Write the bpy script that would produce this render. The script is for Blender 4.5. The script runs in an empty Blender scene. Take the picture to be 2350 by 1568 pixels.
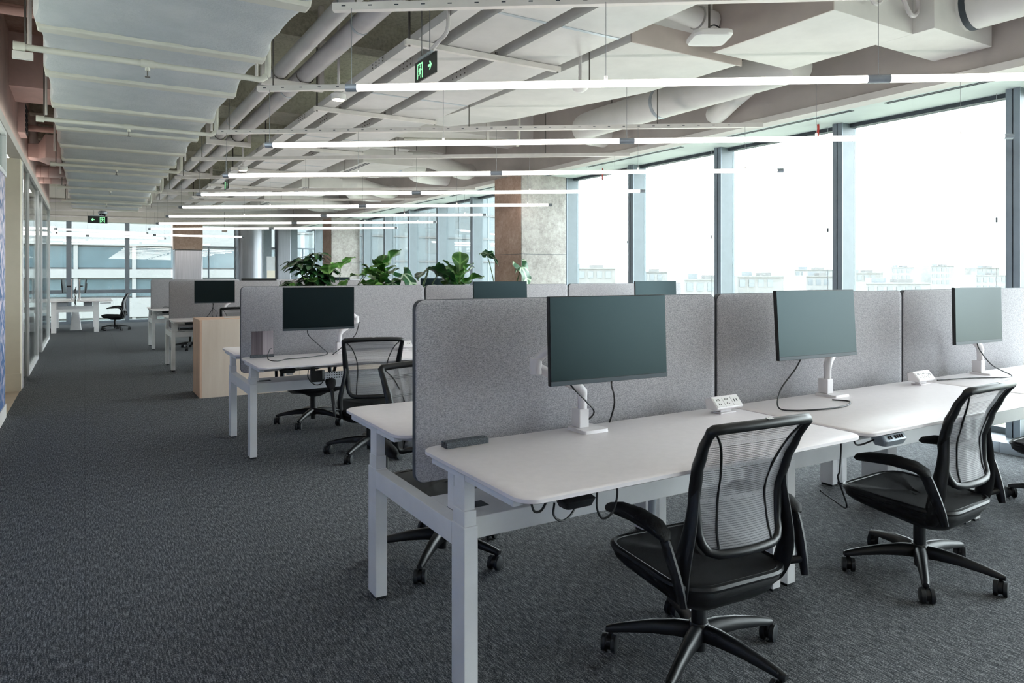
import bpy, bmesh, math, random
from mathutils import Vector, Matrix, Euler
from math import pi, sin, cos, radians as rad

random.seed(7)
SC = bpy.context.scene
COL = SC.collection

# ------------------------------------------------------------------ camera
cam_d = bpy.data.cameras.new('camera')
cam = bpy.data.objects.new('camera', cam_d)
COL.objects.link(cam)
cam.location = (0, 0, 1.34)
cam.rotation_euler = (rad(90), 0, -math.atan(980 / 1625))
cam_d.sensor_width = 36.0
cam_d.lens = 1625 / 2350 * 36.0
cam_d.shift_y = -154 / 2350
cam_d.clip_start = 0.05
cam_d.clip_end = 2000
SC.camera = cam

# ------------------------------------------------------------------ world: bright overcast sky
world = bpy.data.worlds.new('sky')
SC.world = world
world.use_nodes = True
bg = world.node_tree.nodes['Background']
bg.inputs['Color'].default_value = (0.93, 0.97, 1.0, 1)
bg.inputs['Strength'].default_value = 10.0

vs = SC.view_settings
vs.view_transform = 'Standard'
vs.look = 'None'
vs.exposure = 0.42
vs.gamma = 1.0
vs.use_curve_mapping = False
SC.cycles.use_denoising = True
SC.cycles.max_bounces = 7
SC.cycles.diffuse_bounces = 4
SC.cycles.use_adaptive_sampling = True
SC.cycles.adaptive_threshold = 0.06
SC.cycles.adaptive_min_samples = 16
SC.cycles.use_light_tree = False
SC.cycles.glossy_bounces = 4
SC.cycles.transparent_max_bounces = 16
SC.cycles.sample_clamp_indirect = 8.0
SC.cycles.caustics_reflective = False
SC.cycles.caustics_refractive = False

# ------------------------------------------------------------------ materials
def lin(c):
    return tuple(((x / 255) / 12.92 if x / 255 <= 0.04045 else ((x / 255 + 0.055) / 1.055) ** 2.4) for x in c)

MATS = {}
def new_mat(name):
    m = bpy.data.materials.new(name)
    m.use_nodes = True
    nt = m.node_tree
    return m, nt, nt.nodes, nt.links, nt.nodes['Principled BSDF']

def noise(nt, scale, detail=3, rough=0.5, vec=None):
    n = nt.nodes.new('ShaderNodeTexNoise')
    n.inputs['Scale'].default_value = scale
    n.inputs['Detail'].default_value = detail
    n.inputs['Roughness'].default_value = rough
    if vec is not None:
        nt.links.new(vec, n.inputs['Vector'])
    return n

def coords(nt, scale=(1, 1, 1), kind='Object'):
    tc = nt.nodes.new('ShaderNodeTexCoord')
    mp = nt.nodes.new('ShaderNodeMapping')
    mp.inputs['Scale'].default_value = scale
    nt.links.new(tc.outputs[kind], mp.inputs['Vector'])
    return mp.outputs['Vector']

def world_coords(nt, scale=(1, 1, 1)):
    g = nt.nodes.new('ShaderNodeNewGeometry')
    mp = nt.nodes.new('ShaderNodeMapping')
    mp.inputs['Scale'].default_value = scale
    nt.links.new(g.outputs['Position'], mp.inputs['Vector'])
    return mp.outputs['Vector']

def ramp(nt, fac, stops):
    r = nt.nodes.new('ShaderNodeValToRGB')
    el = r.color_ramp.elements
    while len(el) < len(stops):
        el.new(0.5)
    for e, (p, c) in zip(el, stops):
        e.position = p
        e.color = (*lin(c), 1)
    nt.links.new(fac, r.inputs['Fac'])
    return r.outputs['Color']

def bump(nt, height, strength, dist, bsdf):
    b = nt.nodes.new('ShaderNodeBump')
    b.inputs['Strength'].default_value = strength
    b.inputs['Distance'].default_value = dist
    nt.links.new(height, b.inputs['Height'])
    nt.links.new(b.outputs['Normal'], bsdf.inputs['Normal'])

def shade(c, k):
    return tuple(max(0, min(255, x * k)) for x in c)

def pm(name, col, rough=0.5, metal=0.0, var=0.05, scale=8.0, bmp=0.0, bscale=120.0, stretch=(1, 1, 1), spec=0.5):
    """plain painted / plastic / metal surface with a faint procedural mottling"""
    m, nt, N, L, b = new_mat(name)
    v = coords(nt, stretch)
    n = noise(nt, scale, 4, 0.6, v)
    c = ramp(nt, n.outputs['Fac'], [(0.3, shade(col, 1 - var)), (0.7, shade(col, 1 + var))])
    L.new(c, b.inputs['Base Color'])
    b.inputs['Roughness'].default_value = rough
    b.inputs['Metallic'].default_value = metal
    b.inputs['Specular IOR Level'].default_value = spec
    if bmp:
        n2 = noise(nt, bscale, 3, 0.6, v)
        bump(nt, n2.outputs['Fac'], bmp, 0.01, b)
    MATS[name] = m
    return m

pm('white_metal', (230, 230, 231), 0.42, var=0.015)
pm('desk_white', (236, 230, 232), 0.38, var=0.012, scale=30)
pm('edge_grey', (176, 182, 190), 0.5, var=0.02)
pm('white_plastic', (226, 222, 224), 0.4, var=0.02)
pm('black_plastic', (20, 23, 26), 0.42, var=0.12, scale=30)
pm('black_soft', (16, 19, 22), 0.7, var=0.15, scale=60, bmp=0.15, bscale=400)
pm('panel_edge', (70, 74, 80), 0.7, var=0.05)
pm('rubber', (34, 38, 42), 0.55, var=0.1)
pm('wheel_grey', (62, 68, 74), 0.45, var=0.08)
pm('cable_black', (14, 17, 20), 0.5, var=0.1)
pm('chrome', (180, 184, 188), 0.25, 1.0, var=0.03)
pm('alu', (172, 180, 188), 0.38, 0.6, var=0.03)
pm('mullion_grey', (122, 132, 142), 0.45, 0.25, var=0.03)
pm('mullion_light', (98, 108, 114), 0.45, 0.1, var=0.03)
pm('gap_dark', (58, 66, 74), 0.6, var=0.05)
pm('plaster_white', (212, 208, 205), 0.85, var=0.03, scale=2.5, bmp=0.05)
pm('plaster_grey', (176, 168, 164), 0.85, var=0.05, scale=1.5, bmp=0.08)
pm('plaster_pink_lit', (228, 204, 197), 0.85, var=0.07, scale=2.0, bmp=0.1)  # pink cast of the corridor light mixed into the plaster colour
pm('plaster_cream', (232, 224, 208), 0.8, var=0.03, scale=3)
pm('soffit_pale', (206, 216, 214), 0.7, var=0.02, scale=3)
pm('duct_white', (216, 214, 211), 0.6, var=0.025, scale=4, bmp=0.04, bscale=30)
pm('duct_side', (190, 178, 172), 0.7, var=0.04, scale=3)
pm('tray_grey', (206, 203, 202), 0.45, 0.2, var=0.025, scale=5)
pm('strut_white', (218, 213, 209), 0.5, var=0.03)
pm('pipe_grey', (196, 192, 192), 0.5, var=0.03, scale=5)
pm('pipe_pink_lit', (206, 172, 162), 0.6, var=0.05, scale=5)  # pipe colour carries the pink corridor light
pm('flange_cream', (214, 212, 202), 0.6, var=0.03, scale=6)
pm('rod_dark', (96, 92, 88), 0.5, 0.4, var=0.1)
pm('wire_grey', (120, 122, 124), 0.4, 0.6, var=0.05)
pm('cap_grey', (150, 156, 164), 0.4, 0.4, var=0.04)
pm('sign_dark', (38, 42, 42), 0.4, var=0.05)
pm('red_tag', (196, 62, 54), 0.6, var=0.05)
pm('socket_dark', (40, 40, 44), 0.5, var=0.05)
pm('stem_green', (74, 92, 58), 0.6, var=0.2, scale=30)
pm('soil', (58, 48, 40), 0.95, var=0.3, scale=60)
pm('screen_bezel', (16, 18, 20), 0.45, var=0.05)
pm('chin_grey', (44, 54, 62), 0.45, 0.2, var=0.05)
pm('acrylic_dark', (118, 110, 116), 0.25, 0.7, var=0.25, scale=3, stretch=(60, 60, 0.2))
pm('acrylic_light', (188, 178, 184), 0.25, 0.6, var=0.06, scale=3, stretch=(40, 40, 0.2))
pm('whiteboard', (216, 220, 222), 0.3, var=0.01)
pm('tile_beige', (196, 178, 158), 0.6, var=0.04, scale=3)
pm('metal_clad', (176, 176, 182), 0.28, 0.8, var=0.06, scale=4, stretch=(14, 14, 0.3))
pm('metal_dark', (128, 130, 136), 0.35, 0.55, var=0.05, scale=4, stretch=(8, 8, 0.3))
pm('kiosk_white', (206, 210, 214), 0.35, var=0.02)
pm('facade_white', (98, 99, 99), 0.7, var=0.03, scale=0.4)
pm('facade_tan', (94, 94, 93), 0.8, var=0.05, scale=0.3)
pm('facade_glass', (84, 89, 92), 0.25, var=0.08, scale=0.25)
pm('block_white', (92, 94, 95), 0.7, var=0.04, scale=0.4)
pm('block_glass', (80, 90, 94), 0.25, var=0.1, scale=0.25)
pm('thread_grey', (74, 76, 80), 0.6, var=0.1, scale=60)
pm('facade_blue', (54, 68, 74), 0.25, var=0.2, scale=0.35)
pm('bark', (92, 74, 58), 0.9, var=0.2, scale=6)
pm('blind_cord', (190, 194, 198), 0.6, var=0.03)
pm('ap_white', (222, 220, 219), 0.4, var=0.01)
pm('black_glass', (8, 9, 11), 0.08, var=0.02)

def special():
    # carpet: fine two-tone loop pile with lengthwise streaks and faint plank seams
    m, nt, N, L, b = new_mat('carpet')
    w = world_coords(nt)
    n1 = noise(nt, 190, 2, 0.7, w)
    ws = world_coords(nt, (170, 20, 1))
    n2 = noise(nt, 1.0, 3, 0.7, ws)
    mx = N.new('ShaderNodeMix'); mx.data_type = 'FLOAT'
    mx.inputs[0].default_value = 0.5
    L.new(n1.outputs['Fac'], mx.inputs[2]); L.new(n2.outputs['Fac'], mx.inputs[3])
    c = ramp(nt, mx.outputs[0], [(0.39, (44, 47, 51)), (0.5, (82, 85, 89)), (0.61, (150, 152, 155))])
    br = N.new('ShaderNodeTexBrick')
    br.inputs['Scale'].default_value = 1.0
    br.inputs['Brick Width'].default_value = 1.0; br.inputs['Row Height'].default_value = 0.5
    br.inputs['Mortar Size'].default_value = 0.003; br.inputs['Mortar Smooth'].default_value = 0.4
    br.inputs['Color1'].default_value = (1, 1, 1, 1); br.inputs['Color2'].default_value = (0.93, 0.93, 0.93, 1)
    br.inputs['Mortar'].default_value = (0.72, 0.72, 0.72, 1)
    wr = world_coords(nt)
    sep = N.new('ShaderNodeSeparateXYZ'); cmb = N.new('ShaderNodeCombineXYZ')
    L.new(wr, sep.inputs[0]); L.new(sep.outputs['Y'], cmb.inputs['X']); L.new(sep.outputs['X'], cmb.inputs['Y'])
    L.new(cmb.outputs[0], br.inputs['Vector'])
    mul = N.new('ShaderNodeMix'); mul.data_type = 'RGBA'; mul.blend_type = 'MULTIPLY'
    mul.inputs[0].default_value = 1.0
    L.new(c, mul.inputs[6]); L.new(br.outputs['Color'], mul.inputs[7])
    L.new(mul.outputs[2], b.inputs['Base Color'])
    b.inputs['Roughness'].default_value = 0.95
    b.inputs['Specular IOR Level'].default_value = 0.15
    bump(nt, n1.outputs['Fac'], 0.6, 0.004, b)
    MATS['carpet'] = m

    # woven acoustic fabric
    m, nt, N, L, b = new_mat('fabric_grey')
    v = coords(nt, (180, 180, 420))
    n1 = noise(nt, 1.0, 3, 0.7, v)
    c = ramp(nt, n1.outputs['Fac'], [(0.35, (138, 137, 141)), (0.5, (173, 171, 175)), (0.65, (200, 198, 201))])
    L.new(c, b.inputs['Base Color'])
    b.inputs['Roughness'].default_value = 0.95
    b.inputs['Specular IOR Level'].default_value = 0.1
    bump(nt, n1.outputs['Fac'], 0.25, 0.002, b)
    MATS['fabric_grey'] = m

    # birch plywood
    m, nt, N, L, b = new_mat('plywood')
    v = coords(nt, (7, 7, 0.7))
    n0 = noise(nt, 2.2, 5, 0.65, v)
    n1 = noise(nt, 0.6, 2, 0.5, v)
    mx = N.new('ShaderNodeMix'); mx.data_type = 'FLOAT'; mx.inputs[0].default_value = 0.5
    L.new(n0.outputs['Fac'], mx.inputs[2]); L.new(n1.outputs['Fac'], mx.inputs[3])
    c = ramp(nt, mx.outputs[0], [(0.3, (206, 186, 168)), (0.7, (224, 208, 192))])
    L.new(c, b.inputs['Base Color']); b.inputs['Roughness'].default_value = 0.55
    MATS['plywood'] = m
    m, nt, N, L, b = new_mat('plywood_edge')
    v = coords(nt, (9, 9, 1.2))
    n0 = noise(nt, 1.6, 4, 0.6, v)
    c = ramp(nt, n0.outputs['Fac'], [(0.3, (206, 168, 142)), (0.7, (220, 186, 160))])
    L.new(c, b.inputs['Base Color']); b.inputs['Roughness'].default_value = 0.55
    MATS['plywood_edge'] = m

    # bare concrete
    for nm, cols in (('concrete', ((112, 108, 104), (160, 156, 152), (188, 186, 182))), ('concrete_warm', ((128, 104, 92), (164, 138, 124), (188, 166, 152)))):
        m, nt, N, L, b = new_mat(nm)
        v = coords(nt)
        n1 = noise(nt, 1.7, 6, 0.7, v)
        n2 = noise(nt, 22, 5, 0.75, v)
        mx = N.new('ShaderNodeMix'); mx.data_type = 'FLOAT'; mx.inputs[0].default_value = 0.45
        L.new(n1.outputs['Fac'], mx.inputs[2]); L.new(n2.outputs['Fac'], mx.inputs[3])
        c = ramp(nt, mx.outputs[0], [(0.32, cols[0]), (0.5, cols[1]), (0.66, cols[2])])
        L.new(c, b.inputs['Base Color']); b.inputs['Roughness'].default_value = 0.85
        bump(nt, n2.outputs['Fac'], 0.3, 0.01, b)
        MATS[nm] = m

    # sprayed soffit of the slab, olive grey and grainy
    m, nt, N, L, b = new_mat('slab_spray')
    v = coords(nt)
    n1 = noise(nt, 28, 5, 0.8, v); n0 = noise(nt, 0.8, 3, 0.6, v)
    mx = N.new('ShaderNodeMix'); mx.data_type = 'FLOAT'; mx.inputs[0].default_value = 0.6
    L.new(n0.outputs['Fac'], mx.inputs[2]); L.new(n1.outputs['Fac'], mx.inputs[3])
    c = ramp(nt, mx.outputs[0], [(0.34, (150, 148, 132)), (0.5, (206, 203, 186)), (0.66, (224, 221, 208))])
    L.new(c, b.inputs['Base Color']); b.inputs['Roughness'].default_value = 0.95
    bump(nt, n1.outputs['Fac'], 0.5, 0.03, b)
    MATS['slab_spray'] = m

    # wrapped duct: pale blue grey cloth, wrinkled
    m, nt, N, L, b = new_mat('duct_wrap')
    v = coords(nt)
    n1 = noise(nt, 3.0, 6, 0.7, v); n2 = noise(nt, 45, 4, 0.7, v)
    c = ramp(nt, n1.outputs['Fac'], [(0.3, (192, 197, 200)), (0.7, (210, 212, 214))])
    L.new(c, b.inputs['Base Color']); b.inputs['Roughness'].default_value = 0.75
    mx = N.new('ShaderNodeMix'); mx.data_type = 'FLOAT'; mx.inputs[0].default_value = 0.35
    L.new(n1.outputs['Fac'], mx.inputs[2]); L.new(n2.outputs['Fac'], mx.inputs[3])
    bump(nt, mx.outputs[0], 0.5, 0.03, b)
    MATS['duct_wrap'] = m

    # printed wall: blue ground with pale brush flecks, denser towards the top of the print
    m, nt, N, L, b = new_mat('print_blue')
    v = coords(nt, (1, 1, 1))
    vo = N.new('ShaderNodeTexNoise'); vo.inputs['Scale'].default_value = 22; vo.inputs['Detail'].default_value = 1.5
    v2 = coords(nt, (1, 1, 0.45))
    L.new(v2, vo.inputs['Vector'])
    sep = N.new('ShaderNodeSeparateXYZ'); L.new(v, sep.inputs[0])
    mr = N.new('ShaderNodeMapRange')
    mr.inputs['From Min'].default_value = 0.0; mr.inputs['From Max'].default_value = 2.4
    mr.inputs['To Min'].default_value = -0.10; mr.inputs['To Max'].default_value = 0.06
    L.new(sep.outputs['Z'], mr.inputs['Value'])
    ad = N.new('ShaderNodeMath'); ad.operation = 'ADD'
    L.new(vo.outputs['Fac'], ad.inputs[0]); L.new(mr.outputs[0], ad.inputs[1])
    c = ramp(nt, ad.outputs[0], [(0.49, (58, 92, 140)), (0.52, (214, 204, 216))])
    L.new(c, b.inputs['Base Color']); b.inputs['Roughness'].default_value = 0.6
    MATS['print_blue'] = m

    # speckled stone-like felt
    m, nt, N, L, b = new_mat('terrazzo_dark')
    v = coords(nt)
    n1 = noise(nt, 420, 2, 0.8, v)
    c = ramp(nt, n1.outputs['Fac'], [(0.5, (54, 60, 66)), (0.6, (92, 98, 104)), (0.68, (150, 154, 158))])
    L.new(c, b.inputs['Base Color']); b.inputs['Roughness'].default_value = 0.7
    MATS['terrazzo_dark'] = m

    # perforated white strip
    m, nt, N, L, b = new_mat('perforated')
    v = coords(nt, (55, 1, 55))
    vo = N.new('ShaderNodeTexVoronoi'); vo.inputs['Randomness'].default_value = 0.0; vo.inputs['Scale'].default_value = 1.0
    L.new(v, vo.inputs['Vector'])
    c = ramp(nt, vo.outputs['Distance'], [(0.26, (50, 54, 58)), (0.32, (214, 216, 220))])
    L.new(c, b.inputs['Base Color']); b.inputs['Roughness'].default_value = 0.5
    MATS['perforated'] = m

    # monitor screen, matt black
    m, nt, N, L, b = new_mat('screen')
    n1 = noise(nt, 600, 1, 0.5, coords(nt))
    c = ramp(nt, n1.outputs['Fac'], [(0.4, (5, 11, 14)), (0.6, (6, 12, 15))])
    L.new(c, b.inputs['Base Color']); b.inputs['Roughness'].default_value = 0.28
    b.inputs['Specular IOR Level'].default_value = 0.32
    b.inputs['Specular Tint'].default_value = (0.62, 0.93, 1.0, 1)
    MATS['screen'] = m

    # chair mesh: see-through monofilament cloth
    m, nt, N, L, b = new_mat('mesh_cloth')
    b.inputs['Roughness'].default_value = 0.6
    n1 = noise(nt, 300, 2, 0.5, coords(nt))
    c = ramp(nt, n1.outputs['Fac'], [(0.4, (188, 187, 192)), (0.6, (206, 205, 210))])
    L.new(c, b.inputs['Base Color'])
    tr = N.new('ShaderNodeBsdfTransparent'); mx = N.new('ShaderNodeMixShader')
    mx.inputs[0].default_value = 0.46
    L.new(tr.outputs[0], mx.inputs[1]); L.new(b.outputs[0], mx.inputs[2])
    L.new(mx.outputs[0], N['Material Output'].inputs['Surface'])
    MATS['mesh_cloth'] = m

    # window glass, partition glass
    for nm, tint, fac in (('glass', (0.93, 0.97, 0.97), 0.05), ('glass_partition', (0.90, 0.94, 0.94), 0.09)):
        m, nt, N, L, b = new_mat(nm)
        tr = N.new('ShaderNodeBsdfTransparent'); tr.inputs[0].default_value = (*tint, 1)
        gl = N.new('ShaderNodeBsdfGlossy'); gl.inputs['Roughness'].default_value = 0.01
        lw = N.new('ShaderNodeLayerWeight'); lw.inputs['Blend'].default_value = 0.12
        ad = N.new('ShaderNodeMath'); ad.operation = 'MULTIPLY_ADD'
        ad.inputs[1].default_value = 0.55; ad.inputs[2].default_value = fac
        L.new(lw.outputs['Fresnel'], ad.inputs[0])
        mx = N.new('ShaderNodeMixShader')
        L.new(ad.outputs[0], mx.inputs[0]); L.new(tr.outputs[0], mx.inputs[1]); L.new(gl.outputs[0], mx.inputs[2])
        L.new(mx.outputs[0], N['Material Output'].inputs['Surface'])
        N.remove(b)
        MATS[nm] = m

    # lamps; cove and panel glow serve added, unseen ones
    for nm, colr, st in (('tube_light', (1.0, 0.93, 0.86), 6.0), ('warm_lamp', (1.0, 0.78, 0.55), 30.0), ('added_panel_lamp', (1.0, 0.95, 0.9), 14.0), ('added_cove_glow', (1.0, 0.85, 0.79), 5.0), ('sign_green', (0.30, 0.85, 0.42), 0.75)):
        m, nt, N, L, b = new_mat(nm)
        b.inputs['Base Color'].default_value = (*colr, 1)
        b.inputs['Emission Color'].default_value = (*colr, 1)
        b.inputs['Emission Strength'].default_value = st
        MATS[nm] = m

    # leaves with a pale vein pattern
    for nm, dark, light, vein in (('leaf_fig', (30, 70, 24), (62, 112, 44), (112, 150, 84)), ('leaf_dark', (16, 52, 26), (34, 84, 40), (60, 110, 60)),
                                  ('leaf_alocasia', (22, 64, 38), (46, 100, 60), (190, 208, 180)), ('leaf_pale', (56, 104, 40), (96, 146, 62), (150, 184, 110))):
        m, nt, N, L, b = new_mat(nm)
        v = coords(nt)
        sep = N.new('ShaderNodeSeparateXYZ'); L.new(v, sep.inputs[0])
        ab = N.new('ShaderNodeMath'); ab.operation = 'ABSOLUTE'; L.new(sep.outputs['X'], ab.inputs[0])
        # side veins: rhythm along y sheared by |x|
        ma = N.new('ShaderNodeMath'); ma.operation = 'MULTIPLY_ADD'; ma.inputs[1].default_value = -0.8
        L.new(ab.outputs[0], ma.inputs[0]); L.new(sep.outputs['Y'], ma.inputs[2])
        fr = N.new('ShaderNodeMath'); fr.operation = 'PINGPONG'; fr.inputs[1].default_value = 0.075
        L.new(ma.outputs[0], fr.inputs[0])
        mi = N.new('ShaderNodeMath'); mi.operation = 'MINIMUM'
        L.new(fr.outputs[0], mi.inputs[0]); L.new(ab.outputs[0], mi.inputs[1])
        n1 = noise(nt, 9, 3, 0.6, v)
        c1 = ramp(nt, n1.outputs['Fac'], [(0.3, dark), (0.7, light)])
        r2 = N.new('ShaderNodeMapRange'); r2.inputs['From Min'].default_value = 0.005; r2.inputs['From Max'].default_value = 0.016
        r2.inputs['To Min'].default_value = 0.8; r2.inputs['To Max'].default_value = 0.0
        L.new(mi.outputs[0], r2.inputs['Value'])
        mx = N.new('ShaderNodeMix'); mx.data_type = 'RGBA'
        L.new(r2.outputs[0], mx.inputs[0]); L.new(c1, mx.inputs[6]); mx.inputs[7].default_value = (*lin(vein), 1)
        L.new(mx.outputs[2], b.inputs['Base Color'])
        b.inputs['Roughness'].default_value = 0.35
        MATS[nm] = m

    # treetops and ground far below
    m, nt, N, L, b = new_mat('canopy')
    n1 = noise(nt, 0.9, 6, 0.75, coords(nt))
    c = ramp(nt, n1.outputs['Fac'], [(0.35, (38, 50, 30)), (0.5, (64, 75, 47)), (0.65, (94, 100, 74))])
    L.new(c, b.inputs['Base Color']); b.inputs['Roughness'].default_value = 0.9
    MATS['canopy'] = m
    m, nt, N, L, b = new_mat('city_ground')
    n1 = noise(nt, 0.03, 5, 0.7, world_coords(nt))
    c = ramp(nt, n1.outputs['Fac'], [(0.35, (120, 134, 104)), (0.5, (168, 168, 156)), (0.65, (200, 198, 192))])
    L.new(c, b.inputs['Base Color']); b.inputs['Roughness'].default_value = 0.95
    MATS['city_ground'] = m
special()

# ------------------------------------------------------------------ mesh helpers
class MB:
    def __init__(self):
        self.v = []; self.f = []
    def add(self, vs, fs):
        o = len(self.v)
        self.v += [tuple(p) for p in vs]
        self.f += [tuple(i + o for i in f) for f in fs]
        return self
    def box(self, x0, x1, y0, y1, z0, z1):
        vs = [(x, y, z) for z in (z0, z1) for y in (y0, y1) for x in (x0, x1)]
        return self.add(vs, [(0, 2, 3, 1), (4, 5, 7, 6), (0, 1, 5, 4), (2, 6, 7, 3), (0, 4, 6, 2), (1, 3, 7, 5)])
    def obox(self, c, s, rot=(0, 0, 0)):
        M = Euler(rot).to_matrix()
        c = Vector(c)
        vs = [c + M @ Vector((x * s[0] / 2, y * s[1] / 2, z * s[2] / 2)) for z in (-1, 1) for y in (-1, 1) for x in (-1, 1)]
        return self.add(vs, [(0, 2, 3, 1), (4, 5, 7, 6), (0, 1, 5, 4), (2, 6, 7, 3), (0, 4, 6, 2), (1, 3, 7, 5)])
    def prism(self, poly, z0, z1):
        n = len(poly)
        vs = [(x, y, z0) for x, y in poly] + [(x, y, z1) for x, y in poly]
        fs = [tuple(reversed(range(n))), tuple(range(n, 2 * n))]
        fs += [(i, (i + 1) % n, n + (i + 1) % n, n + i) for i in range(n)]
        return self.add(vs, fs)
    def loft(self, rings, cap=True, closed=False):
        n = len(rings[0]); vs = [p for r in rings for p in r]; fs = []
        m = len(rings)
        for k in range(m if closed else m - 1):
            a = k * n; b = ((k + 1) % m) * n
            fs += [(a + i, a + (i + 1) % n, b + (i + 1) % n, b + i) for i in range(n)]
        if cap and not closed:
            fs += [tuple(reversed(range(n))), tuple(range((m - 1) * n, m * n))]
        return self.add(vs, fs)
    def tube(self, pts, r, n=8, closed=False, flat=1.0, up=None, cap=True):
        """sweep a circle (or an ellipse: flat scales the second axis) along points; r number or list"""
        P = [Vector(p) for p in pts]; m = len(P)
        R = r if isinstance(r, (list, tuple)) else [r] * m
        F = flat if isinstance(flat, (list, tuple)) else [flat] * m
        T = []
        for i in range(m):
            if closed:
                t = P[(i + 1) % m] - P[(i - 1) % m]
            else:
                t = P[min(i + 1, m - 1)] - P[max(i - 1, 0)]
            T.append(t.normalized())
        u = Vector(up) if up is not None else Vector((0, 0, 1))
        if abs(u.dot(T[0])) > 0.95:
            u = Vector((1, 0, 0))
        rings = []
        for i in range(m):
            if up is not None:
                u = Vector(up)
                if abs(u.dot(T[i])) > 0.98:
                    u = Vector((0, 1, 0.01))
            a = (u - T[i] * u.dot(T[i])).normalized()
            u = a
            b = T[i].cross(a)
            rings.append([P[i] + a * (R[i] * F[i] * cos(2 * pi * k / n)) + b * (R[i] * sin(2 * pi * k / n)) for k in range(n)])
        return self.loft(rings, cap, closed)
    def cyl(self, p0, p1, r, n=12, r1=None):
        return self.tube([p0, p1], [r, r if r1 is None else r1], n)
    def lathe(self, prof, c=(0, 0, 0), n=20):
        c = Vector(c)
        rings = [[c + Vector((r * cos(2 * pi * k / n), r * sin(2 * pi * k / n), z)) for k in range(n)] for r, z in prof]
        return self.loft(rings)
    def sheet(self, fn, nu, nv):
        vs = [fn(i / nu, j / nv) for j in range(nv + 1) for i in range(nu + 1)]
        fs = [(j * (nu + 1) + i, j * (nu + 1) + i + 1, (j + 1) * (nu + 1) + i + 1, (j + 1) * (nu + 1) + i) for j in range(nv) for i in range(nu)]
        return self.add(vs, fs)
    def mesh(self, name, mat, smooth=True, ang=40):
        me = bpy.data.meshes.new(name)
        me.from_pydata(self.v, [], self.f)
        me.update()
        bm = bmesh.new(); bm.from_mesh(me)
        bmesh.ops.recalc_face_normals(bm, faces=bm.faces)
        bm.to_mesh(me); bm.free()
        me.materials.append(MATS[mat])
        if smooth:
            me.polygons.foreach_set('use_smooth', [True] * len(me.polygons))
            me.set_sharp_from_angle(angle=rad(ang))
        return me
    def build(self, name, mat, parent=None, smooth=True, bevel=0, seg=2, loc=None, rot=None):
        o = bpy.data.objects.new(name, self.mesh(name, mat, smooth))
        COL.objects.link(o)
        if parent is not None:
            o.parent = parent
        if loc is not None:
            o.location = loc
        if rot is not None:
            o.rotation_euler = rot
        if bevel:
            md = o.modifiers.new('bevel', 'BEVEL')
            md.width = bevel; md.segments = seg; md.limit_method = 'ANGLE'; md.angle_limit = rad(40)
        return o

def bxm(*a):
    return MB().box(*a)

def link_mesh(name, me, parent=None, loc=None, rot=None, scale=None):
    o = bpy.data.objects.new(name, me)
    COL.objects.link(o)
    if parent is not None: o.parent = parent
    if loc is not None: o.location = loc
    if rot is not None: o.rotation_euler = rot
    if scale is not None: o.scale = scale
    return o

def tag(o, label, cat, group=None):
    o['label'] = label; o['category'] = cat
    if group: o['group'] = group
    return o

def thing(name, label, cat, loc=(0, 0, 0), rz=0.0, group=None):
    o = bpy.data.objects.new(name, None)
    COL.objects.link(o)
    o.empty_display_size = 0.1
    o.location = loc; o.rotation_euler = (0, 0, rz)
    return tag(o, label, cat, group)

def struct(o, label=None):
    o['kind'] = 'structure'
    if label: o['label'] = label
    return o

def copy_tree(o, parent=None):
    c = o.copy(); COL.objects.link(c); c.parent = parent
    for ch in o.children:
        copy_tree(ch, c)
    return c

def rrect(x0, x1, y0, y1, r, n=5):
    pts = []
    for cx, cy, a in ((x1 - r, y1 - r, 0), (x0 + r, y1 - r, 90), (x0 + r, y0 + r, 180), (x1 - r, y0 + r, 270)):
        pts += [(cx + r * cos(rad(a + 90 * k / n)), cy + r * sin(rad(a + 90 * k / n))) for k in range(n + 1)]
    return pts

def spline(P, n=6):
    """Catmull-Rom through the points"""
    P = [Vector(p) for p in P]
    Q = [P[0] * 2 - P[1]] + P + [P[-1] * 2 - P[-2]]
    out = []
    for i in range(1, len(Q) - 2):
        a, b, c, d = Q[i - 1], Q[i], Q[i + 1], Q[i + 2]
        for k in range(n):
            t = k / n
            out.append(0.5 * ((2 * b) + (c - a) * t + (2 * a - 5 * b + 4 * c - d) * t * t + (3 * b - a - 3 * c + d) * t ** 3))
    out.append(P[-1])
    return out

# ================================================================== the setting
XW, XG = -0.64, 6.28           # corridor wall plane, window glass plane
Y0, Y1 = -13.0, 22.5            # back of the room, far glazing
ZS = 3.75                      # slab soffit
ZH = 2.77                      # window head soffit

fl = MB()
fl.box(XW, 6.4, Y0, Y1 + 0.15, -0.12, 0)
fl.box(-6, XW, 17.7, Y1 + 0.15, -0.12, 0)
fl.box(-5, XW, 10.0, 17.7, -0.12, 0)
struct(fl.build('floor', 'carpet', smooth=False), 'dark grey flecked carpet running the whole length of the office')
struct(bxm(-5, XW, 8.14, 10.0, -0.12, 0.001).build('floor.001', 'tile_beige', smooth=False), 'beige tiled floor in the side doorway')

ce = MB().box(-6.2, 6.6, Y0, Y1 + 0.3, ZS, ZS + 0.15)
struct(ce.build('ceiling', 'slab_spray', smooth=False), 'grainy sprayed concrete slab above the services')
struct(bxm(XW, -0.2, Y0, 18.4, ZS - 0.02, ZS - 0.001).build('ceiling.001', 'concrete_warm', smooth=False), 'strip of slab along the corridor wall, coloured as if lit pink')  # warm pink light on the slab painted in by this strip

struct(bxm(3.2, 5.5, Y0, Y1, ZS - 0.02, ZS - 0.001).build('ceiling.002', 'plaster_white', smooth=False), 'white painted strip of slab on the window side')
nt_ = [0]
def trim(mb, mat, label, bevel=0.0, parent=None):
    nt_[0] += 1
    o = mb.build('trim_%d' % nt_[0], mat, parent, smooth=False, bevel=bevel)
    return struct(o, label)

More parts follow.
